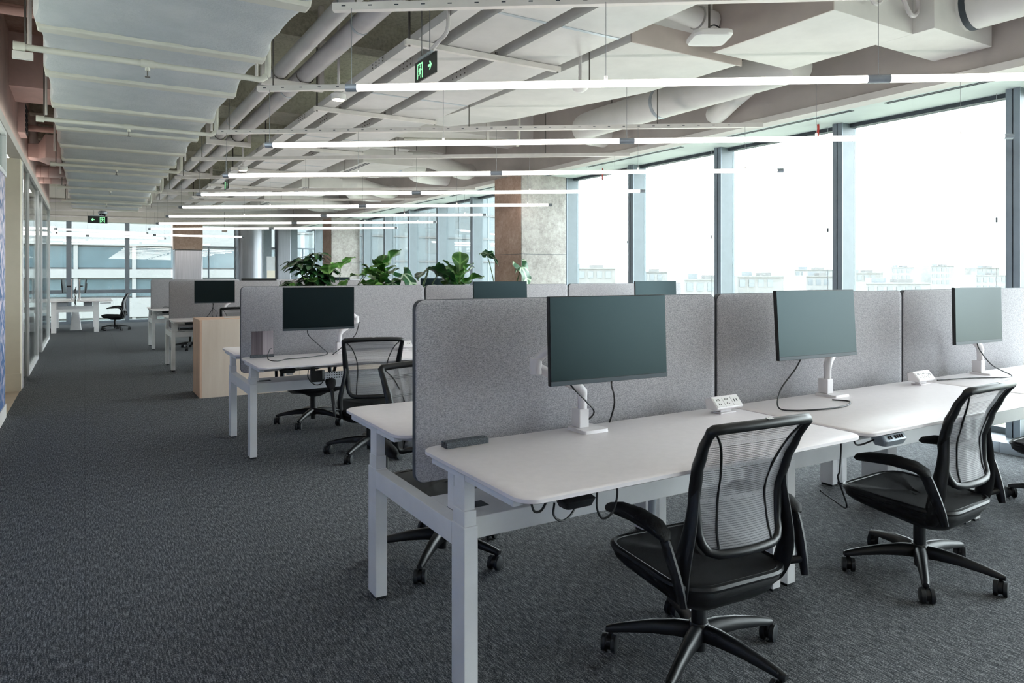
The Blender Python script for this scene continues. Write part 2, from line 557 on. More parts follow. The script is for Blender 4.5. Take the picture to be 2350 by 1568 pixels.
# beams under the slab: deep ones on the column lines, shallow ones between
for (ya, yb, z) in ((-0.5, 0.2, 3.25), (8.53, 9.25, 3.25), (17.6, 18.3, 3.25)):
    trim(bxm(XW, 3.2, ya, yb, z, ZS), 'slab_spray', 'deep concrete beam across the ceiling on a column line')
    trim(bxm(3.2, 5.5, ya, yb, z, ZS), 'plaster_white', 'white painted end of a deep beam on the window side')
for y in (2.3, 4.4, 6.5, 11.4, 13.5, 15.6, 20.3):
    trim(bxm(XW, 3.2, y, y + 0.22, 3.5, ZS), 'slab_spray', 'shallow concrete rib across the ceiling')
    trim(bxm(3.2, 5.5, y, y + 0.22, 3.5, ZS), 'plaster_white', 'white painted end of a shallow rib on the window side')
trim(bxm(XW, -0.28, 8.5, 9.28, 3.2, ZS), 'plaster_pink_lit', 'beam end above the corridor, coloured as if lit pink')  # pink here is the light's tint put into the colour
trim(bxm(XW, -0.28, 15.0, 15.5, 3.05, ZS), 'plaster_pink_lit', 'downstand near the far end of the corridor, coloured as if lit pink')

# ---- right side: bulkhead above the windows, soffit, head
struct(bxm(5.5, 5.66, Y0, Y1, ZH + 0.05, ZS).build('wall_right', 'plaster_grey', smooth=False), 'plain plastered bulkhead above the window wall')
trim(bxm(5.48, 5.64, Y0, Y1, ZH - 0.005, ZH + 0.05), 'plaster_white', 'white edge strip at the foot of the bulkhead')
so = trim(bxm(5.64, 6.42, Y0, Y1, ZH, ZH + 0.05), 'soffit_pale', 'pale soffit strip above the windows')
for k in range(14):
    ya = -6.5 + k * 2.05
    for x in (5.70, 5.735):
        bxm(x, x + 0.014, ya, ya + 1.75, ZH - 0.004, ZH - 0.0005).build('diffuser_slot', 'gap_dark', so, smooth=False)
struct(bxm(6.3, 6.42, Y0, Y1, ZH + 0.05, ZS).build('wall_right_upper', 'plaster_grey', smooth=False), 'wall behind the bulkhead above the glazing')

struct(bxm(6.2, 6.42, Y0, -6.3, 0, ZH).build('wall_right_solid', 'plaster_grey', smooth=False), 'solid end of the window wall behind the camera')
# ---- window bays
wn = [0]
def window(mb, mat, label=None):
    wn[0] += 1
    o = mb.build('window_%d' % wn[0], mat, smooth=False)
    return struct(o, label)
YM0, YP = 2.62, 1.482
for k in range(-6, 14):
    ya = YM0 + YP * k; yb = ya + YP
    f = MB()
    f.box(6.22, XG + 0.03, ya + 0.1, yb, ZH - 0.035, ZH)
    w = window(f, 'gap_dark', 'floor-to-ceiling window bay of the long glazed wall')
    bxm(6.22, XG + 0.05, ya + 0.1, yb, 0.08, 0.13).build('sill', 'mullion_light', w, smooth=False)
    bxm(XG, XG + 0.012, ya + 0.1, yb, 0.13, ZH - 0.035).build('pane', 'glass', w, smooth=False)
    m = bxm(6.115, XG + 0.04, ya, ya + 0.1, 0.08, ZH).build('mullion', 'mullion_light', w, smooth=False)
    bxm(6.10, 6.1149, ya, ya + 0.046, 0.08, ZH).build('mullion_face', 'mullion_grey', m, smooth=False)
    bxm(6.10, 6.1149, ya + 0.056, ya + 0.1, 0.08, ZH).build('mullion_face', 'mullion_grey', m, smooth=False)
for k in range(-6, 14):
    ya = YM0 + YP * k
    trim(bxm(5.89, 6.42, ya + 0.052, ya + YP + 0.048, 0, 0.08), 'alu', 'low aluminium curb at the foot of the window wall')

# blind cords and red pull ribbons
cord_mb = MB().tube([(0, 0, 0), (0, 0, -1.9)], 0.0022, 5)
weight = MB().cyl((0, 0, -0.98), (0, 0, -1.02), 0.007, 8)
for i, k in enumerate((0, 1, 2, 3, 4)):
    t = thing('blind_cord', ['bead cord hanging beside the rightmost window mullion', 'bead cord hanging left of the second mullion from the right', 'bead cord hanging left of the third mullion from the right',
              'bead cord hanging left of the fourth mullion from the right', 'bead cord hanging in the window right of the concrete column'][i], 'cord', (6.16, YM0 + YP * k + 0.19, ZH), 0, 'blind cords along the window wall')
    link_mesh('cord', cord_mb.mesh('cord', 'blind_cord') if i == 0 else bpy.data.meshes['cord'], t)
    link_mesh('cord_weight', weight.mesh('cord_weight', 'gap_dark') if i == 0 else bpy.data.meshes['cord_weight'], t)
for (y, x, z, l, s) in ((4.27, 5.98, ZH, 0.13, 'nearest the second mullion from the right'), (7.55, 5.98, ZH, 0.16, 'in front of the window beside the concrete column'), (14.5, 5.98, ZH, 0.18, 'far along the windows behind the plants')):
    o = MB().sheet(lambda u, v: (x + 0.004 * sin(6 * v), y - 0.012 + 0.024 * u, z - l * v), 1, 6)
    oo = o.build('pull_ribbon', 'red_tag')
    sm = oo.modifiers.new('thick', 'SOLIDIFY'); sm.thickness = 0.002
    tag(oo, 'small red ribbon hanging from the soffit ' + s, 'ribbon')

# ---- concrete columns on the window wall
def column(name, x0, x1, y0, y1, label):
    t = thing(name, label, 'column', ((x0 + x1) / 2, (y0 + y1) / 2, 0))
    hx, hy = (x1 - x0) / 2, (y1 - y0) / 2
    bxm(-hx, hx, -hy, hy, 0, ZH + 0.02).build('shaft', 'concrete', t, smooth=False, bevel=0.012)
    bxm(-hx - 0.002, -hx, -hy + 0.01, hy - 0.01, 0.0, ZH).build('shaft_face', 'concrete_warm', t, smooth=False)
    bxm(-hx - 0.004, hx + 0.002, -hy - 0.002, hy, 1.628, 1.634).build('pour_joint', 'gap_dark', t, smooth=False)
    return t
column('concrete_column', 5.30, 6.08, 8.53, 9.30, 'large bare concrete column in the middle of the window wall')
column('concrete_column', 5.30, 6.04, 17.58, 18.35, 'smaller looking concrete column farther off behind the umbrella plant')

# ---- corridor side
struct(bxm(XW - 0.1, XW, Y0, 8.14, 0.13, 2.25).build('wall_left', 'print_blue', smooth=False), 'blue wall print with pale brush flecks at the left edge')
wn_l = window(bxm(XW - 0.06, XW + 0.012, Y0, 8.14, 2.25, 2.29).box(XW - 0.06, XW + 0.012, Y0, 8.14, 2.63, 2.67).box(XW - 0.06, XW + 0.012, 8.08, 8.14, 2.29, 2.63), 'white_metal', 'clerestory strip above the blue print')
bxm(XW - 0.03, XW - 0.02, Y0, 8.08, 2.29, 2.63).build('pane', 'glass_partition', wn_l, smooth=False)
o = bxm(XW - 0.1, XW + 0.008, Y0, 8.14, 0, 0.13).build('baseboard_left', 'plaster_white', smooth=False)
struct(o, 'white skirting under the blue print')
trim(bxm(XW - 0.1, XW + 0.02, Y0, 17.7, 2.67, 2.76), 'plaster_white', 'white head rail over the corridor partition')
struct(bxm(XW - 0.1, XW, Y0, 17.7, 2.76, ZS).build('wall_left_upper', 'plaster_pink_lit', smooth=False), 'upper wall over the corridor partition, coloured as if lit pink')  # pink light on the wall is painted in by its colour
struct(bxm(-3.0, XW + 0.005, 9.88, 10.08, 0, 2.67).build('wall_left_jamb', 'plaster_cream', smooth=False), 'cream wall end between doorway and glass partition')
o = bxm(-3.0, XW + 0.012, 9.868, 9.88, 0, 0.2).build('baseboard_jamb', 'plaster_cream', smooth=False)
struct(o, 'cream skirting on the wall end')

# glass partition, four panes with white frames
posts = [(10.10, 0.10), (11.25, 0.03), (13.48, 0.10), (14.63, 0.03), (17.62, 0.06)]
for i in range(4):
    y, wdt = posts[i]; yn = posts[i + 1][0]
    f = bxm(XW - 0.05, XW + 0.012, y, y + wdt, 0, 2.67)
    if i in (1, 3):
        f.box(XW - 0.045, XW + 0.01, y + wdt, yn, 0.0, 0.06)
    if i == 3:
        f.box(XW - 0.05, XW + 0.012, yn, yn + 0.06, 0, 2.67)
    w = window(f, 'white_metal', 'glass partition bay along the corridor')
    bxm(XW - 0.022, XW - 0.010, y + wdt, yn, 0.012, 2.67).build('pane', 'glass_partition', w, smooth=False)

# rooms behind the partition, back and side walls
struct(bxm(-5.1, -5.0, 8.0, 17.7, 0, ZS).build('wall_meeting_room', 'plaster_white', smooth=False), 'white back wall of the glazed side room')
struct(bxm(-6.1, -6.0, 17.7, Y1, 0, ZS).build('wall_far_left', 'plaster_white', smooth=False), 'white wall closing the far left corner')
struct(bxm(-5.1, XW - 0.1, 7.9, 8.0, 0, ZS).build('wall_doorway', 'plaster_cream', smooth=False), 'cream wall inside the side doorway')
struct(bxm(-1.2, 6.4, Y0 - 0.15, Y0, 0, ZS).build('wall_back', 'plaster_grey', smooth=False), 'plain wall at the near end of the office')

# ---- far end: glazing, clad columns
trim(bxm(-6, 6.4, Y1 - 0.25, Y1 + 0.2, ZH, ZS), 'plaster_white', 'white downstand above the far glazing')
trim(MB().tube([(-6, 20.2, 3.0), (-1, 19.9, 2.95), (2.5, 19.2, 3.0), (4.2, 18.6, 3.1)], [0.12] * 4, 12), 'plaster_white', 'pale rounded bulkhead sweeping across the far ceiling')
trim(bxm(-6, 6.4, Y1 - 0.03, Y1 + 0.1, 0, 0.07), 'mullion_grey', 'grey base rail of the far glazing')
cuts = [(-6.0, -3.3, 0.08), (-3.3, -1.9, 0.07), (-1.9, -0.82, 0.07), (-0.82, -0.37, 0.05), (-0.37, 1.01, 0.12), (1.01, 2.17, 0.11)]
for x0, x1, wd in cuts:
    f = bxm(x0 - wd / 2, x0 + wd / 2, Y1 - 0.08, Y1 + 0.06, 0.07, ZH)
    w = window(f, 'mullion_grey', 'bay of the glazed wall at the far end')
    bxm(x0 + wd / 2, x1 - 0.05, Y1 - 0.05, Y1 + 0.05, 0.82, 0.92).build('transom', 'mullion_grey', w, smooth=False)
    bxm(x0 + wd / 2, x1 - 0.05, Y1, Y1 + 0.012, 0.07, 0.82).build('pane', 'glass', w, smooth=False)
    bxm(x0 + wd / 2, x1 - 0.05, Y1, Y1 + 0.012, 0.92, ZH).build('pane', 'glass', w, smooth=False)
for x0, x1 in ((2.92, 3.87), (4.88, 5.05), (5.67, 6.28)):
    f = bxm(x0, x0 + 0.03, Y1 - 0.05, Y1 + 0.05, 0.07, ZH).box(x1 - 0.03, x1, Y1 - 0.05, Y1 + 0.05, 0.07, ZH)
    w = window(f, 'mullion_light', 'narrow window between the clad columns at the far end')
    bxm(x0 + 0.03, x1 - 0.03, Y1, Y1 + 0.012, 0.07, ZH).build('pane', 'glass', w, smooth=False)
    bxm(x0 + 0.03, x1 - 0.03, Y1 - 0.02, Y1 - 0.001, 2.13, 2.17).build('transom', 'mullion_grey', w, smooth=False)
    if x1 - x0 > 0.5:
        bxm(x0 + 0.18, x0 + 0.22, Y1 - 0.02, Y1 - 0.001, 0.07, 2.13).build('mullion', 'mullion_grey', w, smooth=False)
trim(bxm(4.66, 4.88, Y1 - 0.12, Y1 + 0.1, 0, ZH), 'mullion_light', 'broad pale mullion at the far end')
trim(bxm(5.47, 5.67, Y1 - 0.12, Y1 + 0.1, 0, ZH), 'mullion_light', 'pale mullion beside the last window at the far end')
t = thing('clad_column', 'shiny metal clad column with a brown head at the far end', 'column', (2.54, 22.3, 0))
bxm(-0.37, 0.37, -0.2, 0.3, 0, 2.05).build('cladding', 'metal_clad', t, bevel=0.03)
bxm(-0.37, 0.37, -0.2, 0.3, 2.05, ZH).build('column_head', 'concrete_warm', t, bevel=0.01)
t = thing('clad_column', 'dull grey rounded metal column left of the standing display board', 'column', (4.26, 22.45, 0))
MB().prism([(0.39 * cos(a), -0.05 + 0.3 * sin(a)) for a in [pi + pi * k / 14 for k in range(15)]], 0, ZH).build('cladding', 'metal_dark', t)
t = thing('clad_column', 'flat grey metal panel column right of the standing display board', 'column', (5.26, 22.4, 0))
bxm(-0.2, 0.2, -0.1, 0.2, 0, ZH).build('cladding', 'metal_dark', t, bevel=0.02)

# ================================================================== outside
def building(name, label, x0, x1, y0, y1, z0, z1, wall='facade_white'):
    t = thing(name, label, 'building', ((x0 + x1) / 2, (y0 + y1) / 2, z0))
    hx, hy = (x1 - x0) / 2, (y1 - y0) / 2
    bxm(-hx, hx, -hy, hy, 0, z1 - z0).build('wall', wall, t, smooth=False)
    return t, hx, hy

g = bxm(-900, 900, -900, 900, -20.2, -20).build('exterior_ground', 'city_ground', smooth=False)
struct(g, 'city ground far below the windows')

# neighbouring glass block seen between the two concrete columns
t, hx, hy = building('glass_office_block', 'pale glass office block right outside the windows behind the plants', 8.6, 26, 38, 60, -20, 34, 'block_white')
pane = bxm(0.05, 1.95, -0.05, 0, 0.06, 1.34).mesh('facade_pane', 'block_glass', False)
for j in range(7):
    for i in range(8):
        link_mesh('facade_pane', pane, t, (-hx + 0.6 + i * 2.0, -hy - 0.01, 17.9 + j * 1.4))
for j in range(8):
    bxm(-hx, hx, -hy - 0.14, -hy, 17.86 + j * 1.4, 17.95 + j * 1.4).build('transom', 'block_white', t, smooth=False)
for i in range(9):
    bxm(-hx + 0.56 + i * 2, -hx + 0.64 + i * 2, -hy - 0.1, -hy, 17.9, 27.7).build('mullion', 'mullion_light', t, smooth=False)

# block seen through the far glazing
t, hx, hy = building('banded_office_block', 'office block with white bands and blue windows beyond the far glazing', -26, 7.6, 34, 50, -20, 16, 'block_white')
bands = [(19.55, 20.35), (21.2, 21.55), (22.55, 23.6), (25.4, 26.2)]
for a, b in bands:
    bxm(-hx, hx, -hy - 0.25, -hy, a, b).build('band', 'block_white', t, smooth=False)
rows = [(18.2, 19.5, 'block_glass'), (20.4, 21.15, 'facade_blue'), (21.6, 22.5, 'facade_blue'), (23.65, 25.35, 'block_glass')]
for a, b, mt in rows:
    pme = bxm(0.06, 2.0, -0.06, 0, 0.02, b - a - 0.02).mesh('facade_pane_row', mt, False)
    for i in range(16):
        link_mesh('facade_pane', pme, t, (-hx + 0.5 + i * 2.1, -hy - 0.01, a))
for i in range(17):
    bxm(-hx + 0.4 + i * 2.1, -hx + 0.55 + i * 2.1, -hy - 0.2, -hy, 18, 27).build('pier', 'block_white', t, smooth=False)

# far skyline through the long window wall
FW = Vector((0.51643, 0.85633, 0)); RT = Vector((0.85633, -0.51643, 0))
sky = [(19.0, 178, 14, 3.0, 'long white block with dark window slots right of the concrete column'), (40, 205, 10, 2.2, 'low pale block just left of the fourth mullion from the right'),
       (41, 150, 9, 0.4, 'white block with a row of square windows between the third and fourth mullions'), (59, 168, 11, 1.0, 'low white block with roof sheds in the second window from the right'),
       (85, 195, 8, 1.0, 'small low block with a parapet in the second window from the right'), (112, 262, 15, 3.2, 'broad hazy slab behind the low roofs left of the second mullion'), (116, 232, 11, 2.0, 'hazy block at the left of the rightmost window'),
       (185, 335, 11, 4.8, 'faint tower in the rightmost window, first of three'), (205, 337, 11, 5.4, 'faint tower in the rightmost window, middle of three'), (228, 339, 11, 4.6, 'faint tower in the rightmost window, last of three'),
       (171, 252, 12, 1.2, 'hazy block at the right of the rightmost window'), (90, 165, 15, -0.6, 'long low roofs in front of the faint towers')]
wpane = bxm(0.0, 1.3, -0.1, 0, 0.0, 1.7).mesh('far_window', 'facade_glass', False)
for i, (lat, dep, w, ztop, lab) in enumerate(sky):
    P = FW * dep + RT * lat
    t = thing('skyline_building', lab, 'building', (P.x, P.y, -20), -0.5427)
    H_ = ztop + 20
    hx = w / 2
    bxm(-hx, hx, 0, 9, 0, H_).build('wall', 'facade_white' if i % 3 else 'facade_tan', t, smooth=False)
    for r in range(3):
        for c in range(int(w // 2.2)):
            link_mesh('far_window', wpane, t, (-hx + 0.5 + c * 2.2, -0.01, H_ - 2.6 - r * 3.0))
    bxm(-hx, hx, -0.25, 0, H_ - 0.35, H_).build('parapet', 'facade_tan', t, smooth=False)
    bxm(-hx * 0.7, -hx * 0.25, 2, 5, H_, H_ + 1.1).build('roof_shed', 'facade_glass', t, smooth=False)
    bxm(hx * 0.1, hx * 0.6, 2, 5, H_, H_ + 0.8).build('roof_shed', 'facade_tan', t, smooth=False)

# treetops below the right-hand window
def blob(r, seed):
    rn = random.Random(seed)
    ph = [(rn.uniform(0, 6.28), rn.uniform(2, 5), rn.uniform(2, 5)) for _ in range(6)]
    mb = MB()
    n, m = 22, 12
    rings = []
    for j in range(m + 1):
        th = 0.04 + (pi - 0.3) * j / m
        ring = []
        for i in range(n):
            a = 2 * pi * i / n
            k = 1 + sum(0.055 * sin(p + q * a + s * th) for p, q, s in ((p, round(q), s) for p, q, s in ph)) + rn.uniform(-0.06, 0.06)
            ring.append((r * k * sin(th) * cos(a), r * k * sin(th) * sin(a), r * 0.8 * k * cos(th)))
        rings.append(ring)
    return mb.loft(rings)
tr = 0
for (x, y, r) in ((30, 13, 3.6), (38, 8, 4), (39, 18, 4), (48, 23, 4.2), (49, 12, 4.2), (29, 4, 3.2)):
    t = thing('street_tree', ['nearest round treetop below the right-hand window', 'second treetop below the window, left of the desk legs', 'light green treetop in the row below the window', 'far treetop at the back of the row below the window',
              'far treetop toward the window curb', 'small treetop by the window frame at the right edge'][tr], 'tree', (x, y, -20), 0, 'treetops below the window wall')
    blob(r, tr + 3).build('crown', 'canopy', t, loc=(0, 0, 8.5))
    MB().tube([(0, 0, 0), (0.1, 0, 4), (0, 0.1, 8)], [0.4, 0.3, 0.2], 8).build('trunk', 'bark', t)
    tr += 1

# ================================================================== furniture
DW = 1.53
X_START = (1.010, 2.562, 4.117)
ROWS = (2.405, 5.78, 11.21, 14.5)
ROW_NAME = ('the front row', 'the second row', 'the third row behind the plywood planter', 'the fourth row near the far glazing')
ROW_H = (0.73, 0.708, 0.715, 0.715)
BAY = ('at the corridor end of ', 'in the middle of ', 'at the window end of ')

def make_desk():
    t = thing('bench_desk', '', 'desk')
    h = 0.73
    for s in (-1, 1):
        y0, y1 = (-0.795, -0.10) if s < 0 else (0.10, 0.765)
        # top with rounded corners and an underside chamfer along the sitting edge
        outer = rrect(0, DW, y0, y1, 0.06)
        inn = rrect(0.006, DW - 0.006, y0 + 0.006, y1 - 0.006, 0.055)
        ch = rrect(0.02, DW - 0.02, y0 + (0.035 if s < 0 else 0.012), y1 - (0.012 if s < 0 else 0.035), 0.05)
        mb = MB().loft([[(x, y, h - 0.026) for x, y in ch], [(x, y, h - 0.014) for x, y in outer], [(x, y, h - 0.003) for x, y in outer], [(x, y, h) for x, y in inn]])
        mb.build('tabletop', 'desk_white', t)
        for e, x in ((0, 0.011), (1, DW - 0.061)):
            ly = -0.42 if s < 0 else 0.37
            lg = bxm(x, x + 0.05, ly, ly + 0.09, 0.012, 0.54).build('leg', 'white_metal', t, smooth=False, bevel=0.003)
            bxm(x + 0.006, x + 0.044, ly + 0.006, ly + 0.084, 0, 0.012).build('foot_pad', 'rubber', lg, smooth=False)
            bxm(x + 0.003, x + 0.047, ly + 0.005, ly + 0.085, 0.54, 0.59).build('middle_stage', 'white_metal', lg, smooth=False, bevel=0.002)
            bxm(x + 0.006, x + 0.044, ly + 0.010, ly + 0.080, 0.59, h - 0.026).build('inner_stage', 'white_metal', lg, smooth=False, bevel=0.002)
            bxm(x + 0.008, x + 0.042, min(y0, y1) + 0.09, max(y0, y1) - 0.06, h - 0.044, h - 0.0262).build('top_bracket', 'white_metal', t, smooth=False, bevel=0.002)
        fy = -0.40 if s < 0 else 0.39
        bxm(0.061, DW - 0.061, fy, fy + 0.05, h - 0.066, h - 0.0262).build('frame_rail', 'white_metal', t, smooth=False, bevel=0.002)
        hy = -0.785 if s < 0 else 0.725
        # drawer-style control handset under the sitting edge
        hx = 0.14 if s < 0 else DW - 0.26
        hs = MB().loft([[(x, y, h - 0.052) for x, y in rrect(hx + 0.008, hx + 0.10, hy, hy + 0.05, 0.012, 3)], [(x, y, h - 0.030) for x, y in rrect(hx, hx + 0.108, hy - 0.01, hy + 0.06, 0.014, 3)], [(x, y, h - 0.0262) for x, y in rrect(hx, hx + 0.108, hy + 0.012, hy + 0.06, 0.01, 3)]])
        ho = hs.build('handset', 'black_plastic', t)
        for k, bx in enumerate((0.02, 0.032, 0.056, 0.067, 0.078, 0.089)):
            yy = hy + 0.004 if s < 0 else hy + 0.046
            MB().cyl((hx + bx, yy, h - 0.041), (hx + bx, yy + (-0.006 if s < 0 else 0.006), h - 0.040), 0.0035, 8).build('button', 'chrome', ho)
    for x in (0.011, DW - 0.061):
        bxm(x, x + 0.05, -0.33, 0.37, 0.462, 0.535).build('cross_beam', 'white_metal', t, smooth=False, bevel=0.002)
    bm_ = bxm(0.061, DW - 0.061, -0.33, -0.05, 0.462, 0.534).build('long_beam', 'white_metal', t, smooth=False, bevel=0.003)
    bxm(0.065, 0.20, -0.245, -0.185, 0.5342, 0.5350).build('cable_slot', 'gap_dark', bm_, smooth=False)
    for x in (0.065, DW - 0.11):
        bxm(x, x + 0.045, -0.235, -0.19, 0.534, h - 0.026).build('bracket_post', 'white_metal', t, smooth=False, bevel=0.003)
        bxm(x, x + 0.03, -0.25, -0.235, 0.534, 0.62).build('bracket_plate', 'white_metal', t, smooth=False, bevel=0.002)
    return t

def set_height(t, dz):
    for c in t.children:
        b = c.name.split('.')[0]
        if b in ('tabletop', 'top_bracket', 'frame_rail', 'handset'):
            c.location.z += dz
        if b == 'leg':
            for g_ in c.children:
                if g_.name.startswith('inner_stage'):
                    g_.location.z += dz

desk0 = make_desk()
first = True
for r, c in enumerate(ROWS):
    for b, x in enumerate(X_START):
        d = desk0 if first else copy_tree(desk0)
        first = False
        d.location = (x, c, 0)
        d['label'] = 'white double sit-stand desk ' + BAY[b] + ROW_NAME[r]
        d['group'] = 'white bench desks in rows'
        dz = ROW_H[r] - 0.73
        # shared meshes: lower the top pieces of this copy only
        set_height(d, dz)
        if r == 0 and b == 1:      # this desk has a silver strip instead of the black handset
            for ch in list(d.children):
                if ch.name.startswith('handset') and min(v.co.y for v in ch.data.vertices) < 0:
                    for g_ in list(ch.children):
                        bpy.data.objects.remove(g_)
                    bpy.data.objects.remove(ch)

# privacy panels
def make_panel():
    t = thing('privacy_panel', '', 'screen')
    o = MB()
    pts = rrect(0, 1.54, 0.575, 1.247, 0.035, 6)
    ring = lambda y, k: [(0.77 + (x - 0.77) * (1 - k / 0.77), y, 0.911 + (z - 0.911) * (1 - k / 0.336)) for x, z in pts]
    o.loft([ring(-0.0185, 0.006), ring(-0.015, 0.002), ring(0.015, 0.002), ring(0.0185, 0.006)])
    o.build('fabric_board', 'fabric_grey', t)
    MB().loft([ring(-0.013, 0.0025), ring(-0.011, 0.0), ring(0.011, 0.0), ring(0.013, 0.0025)], cap=True).build('edge_band', 'panel_edge', t)
    for x in (0.35, 1.15):
        bxm(x, x + 0.05, -0.012, 0.012, 0.5345, 0.575).build('clamp', 'white_metal', t, smooth=False)
    return t
panel0 = make_panel(); first = True
for r, c in enumerate(ROWS):
    for b, x in enumerate((1.030, 2.584, 4.138)):
        p = panel0 if first else copy_tree(panel0)
        first = False
        p.location = (x, c, 0)
        p['label'] = 'grey fabric divider panel ' + BAY[b] + ROW_NAME[r]
        p['group'] = 'grey fabric dividers between the desks'

# monitors ------------------------------------------------------------
def make_monitor():
    t = thing('monitor', '', 'monitor')
    W, Hh = 0.53, 0.318
    bxm(-W / 2, W / 2, 0.0, 0.018, -Hh / 2, Hh / 2).build('casing', 'screen_bezel', t, smooth=False, bevel=0.003)
    bxm(-W / 2 + 0.003, W / 2 - 0.003, -0.0015, 0.0, -Hh / 2 + 0.018, Hh / 2 - 0.003).build('display', 'screen', t, smooth=False)
    bxm(-W / 2 + 0.001, W / 2 - 0.001, -0.003, 0.0, -Hh / 2 + 0.001, -Hh / 2 + 0.017).build('chin', 'chin_grey', t, smooth=False, bevel=0.001)
    MB().loft([[(x, 0.018, z) for x, z in rrect(-0.19, 0.19, -0.11, 0.09, 0.02, 3)], [(x, 0.04, z) for x, z in rrect(-0.15, 0.15, -0.085, 0.065, 0.02, 3)]]).build('back_hump', 'screen_bezel', t)
    return t
mon0 = make_monitor(); first = True
MON = [  # x, y, z, yaw, tilt, label
    (1.666, 2.055, 1.103, -2.5, -2.0, 'dark monitor on the nearest desk of the front row'),
    (2.938, 2.10, 1.108, -3.5, -3.5, 'teal grey reflecting monitor on the middle desk of the front row'),
    (4.34, 2.07, 1.108, -2.0, -1.0, 'pale reflecting monitor at the window end of the front row'),
    (1.50, 5.27, 1.085, -1.5, 0.0, 'black monitor on the corridor-end desk of the second row'),
    (3.12, 5.36, 1.12, -2.5, -2.0, 'monitor top showing over the front divider, left one of two in the second row'),
    (4.93, 5.36, 1.115, -2.5, -2.0, 'monitor top showing over the front divider, right one of two in the second row'),
    (1.57, 10.72, 1.095, -2.0, 0.0, 'black monitor on the third row above the plywood planter'),
    (2.35, 11.62, 1.12, 178.0, 0.0, 'back of a monitor just above the third row divider, left one'),
    (3.25, 11.62, 1.12, 178.0, 0.0, 'back of a monitor just above the third row divider beside the umbrella plant'),
    (5.0, 10.75, 1.12, -2.0, 0.0, 'blue grey monitor behind the fig plants'),
    (4.35, 14.05, 1.125, -2.0, 0.0, 'small teal monitor top far behind the potted plants'),
]
for (x, y, z, yaw, tilt, lab) in MON:
    m = mon0 if first else copy_tree(mon0)
    first = False
    m.location = (x, y, z); m.rotation_euler = (rad(tilt), 0, rad(yaw))
    m['label'] = lab; m['group'] = 'monitors on the desks'
    if lab.startswith('pale reflecting'):
        m.scale = (0.9, 1, 1)

def make_arm(base, elbow, head, h, label, back=1):
    """base point on the desk, elbow, and the monitor back point, all world"""
    bx, by = base
    t = thing('monitor_stand', label, 'monitor stand', (bx, by, h), 0, 'white monitor arms')
    L = lambda p: (p[0] - bx, p[1] - by, p[2] - h)
    MB().loft([[(x, y, 0) for x, y in rrect(-0.045, 0.075, -0.075, 0.045, 0.012, 3)], [(x, y, 0.012) for x, y in rrect(-0.043, 0.073, -0.073, 0.043, 0.012, 3)]]).build('base_plate', 'white_plastic', t)
    bxm(-0.028, 0.018, -0.02, 0.035, 0.012, 0.085).build('clamp_block', 'white_plastic', t, smooth=False, bevel=0.004)
    MB().cyl((0, 0, 0.08), (0, 0, 0.145), 0.018, 16).build('post', 'white_plastic', t)
    e = Vector(L(elbow)); hd = Vector(L(head))
    p0 = Vector((0, 0, 0.15))
    la = MB().tube([p0 + Vector((0, 0, -0.025)), p0, p0.lerp(e, 0.12) + Vector((0, 0, 0.012)), p0.lerp(e, 0.6), e], [0.018, 0.021, 0.021, 0.019, 0.018], 10, flat=1.0)
    la.build('lower_arm', 'white_plastic', t)
    MB().tube([e + Vector((0, 0, -0.03)), e + Vector((0, 0, 0.03))], 0.024, 14).build('elbow_joint', 'white_plastic', t)
    mid = e.lerp(hd, 0.5) + Vector((0, 0, 0.035))
    MB().tube(spline([e + Vector((0, 0, 0.02)), e.lerp(hd, 0.2) + Vector((0, 0, 0.04)), mid, hd], 4), 0.017, 10).build('upper_arm', 'white_plastic', t)
    MB().obox(hd, (0.10, 0.014, 0.10)).build('mount_plate', 'white_plastic', t, smooth=False, bevel=0.004)
    return t
ARM = [((1.67, 2.235), (1.475, 2.27, 0.99), (1.666, 2.105, 1.10), 0.73, 'white monitor arm clamped to the nearest desk, elbow showing left of the screen'),
       ((3.205, 2.235), (3.33, 2.26, 0.99), (2.942, 2.148, 1.10), 0.73, 'white monitor arm on the middle desk of the front row'),
       ((4.70, 2.235), (4.62, 2.27, 0.98), (4.345, 2.118, 1.10), 0.73, 'white monitor arm at the window end of the front row'),
       ((1.76, 5.61), (1.90, 5.62, 0.97), (1.505, 5.32, 1.08), 0.708, 'white monitor arm on the second row beside the acrylic name block'),
       ((3.4, 5.62), (3.5, 5.64, 0.97), (3.125, 5.41, 1.11), 0.708, 'white monitor arm behind the front divider, left one in the second row'),
       ((5.1, 5.62), (5.2, 5.64, 0.97), (4.935, 5.41, 1.11), 0.708, 'white monitor arm behind the front divider, right one in the second row'),
       ((1.75, 11.04), (1.86, 11.06, 0.97), (1.575, 10.77, 1.09), 0.715, 'white monitor arm on the third row behind the planter'),
       ((2.25, 11.38), (2.2, 11.36, 0.97), (2.348, 11.57, 1.11), 0.715, 'white monitor arm on the far side of the third row, left one'),
       ((3.15, 11.38), (3.1, 11.36, 0.97), (3.248, 11.57, 1.11), 0.715, 'white monitor arm on the far side of the third row beside the umbrella plant'),
       ((5.1, 11.04), (5.2, 11.05, 0.97), (5.0, 10.8, 1.11), 0.715, 'white monitor arm behind the fig plants'),
       ((4.45, 14.34), (4.55, 14.34, 0.97), (4.35, 14.1, 1.12), 0.715, 'white monitor arm on the fourth row far behind the plants')]
for a in ARM:
    make_arm(*a)

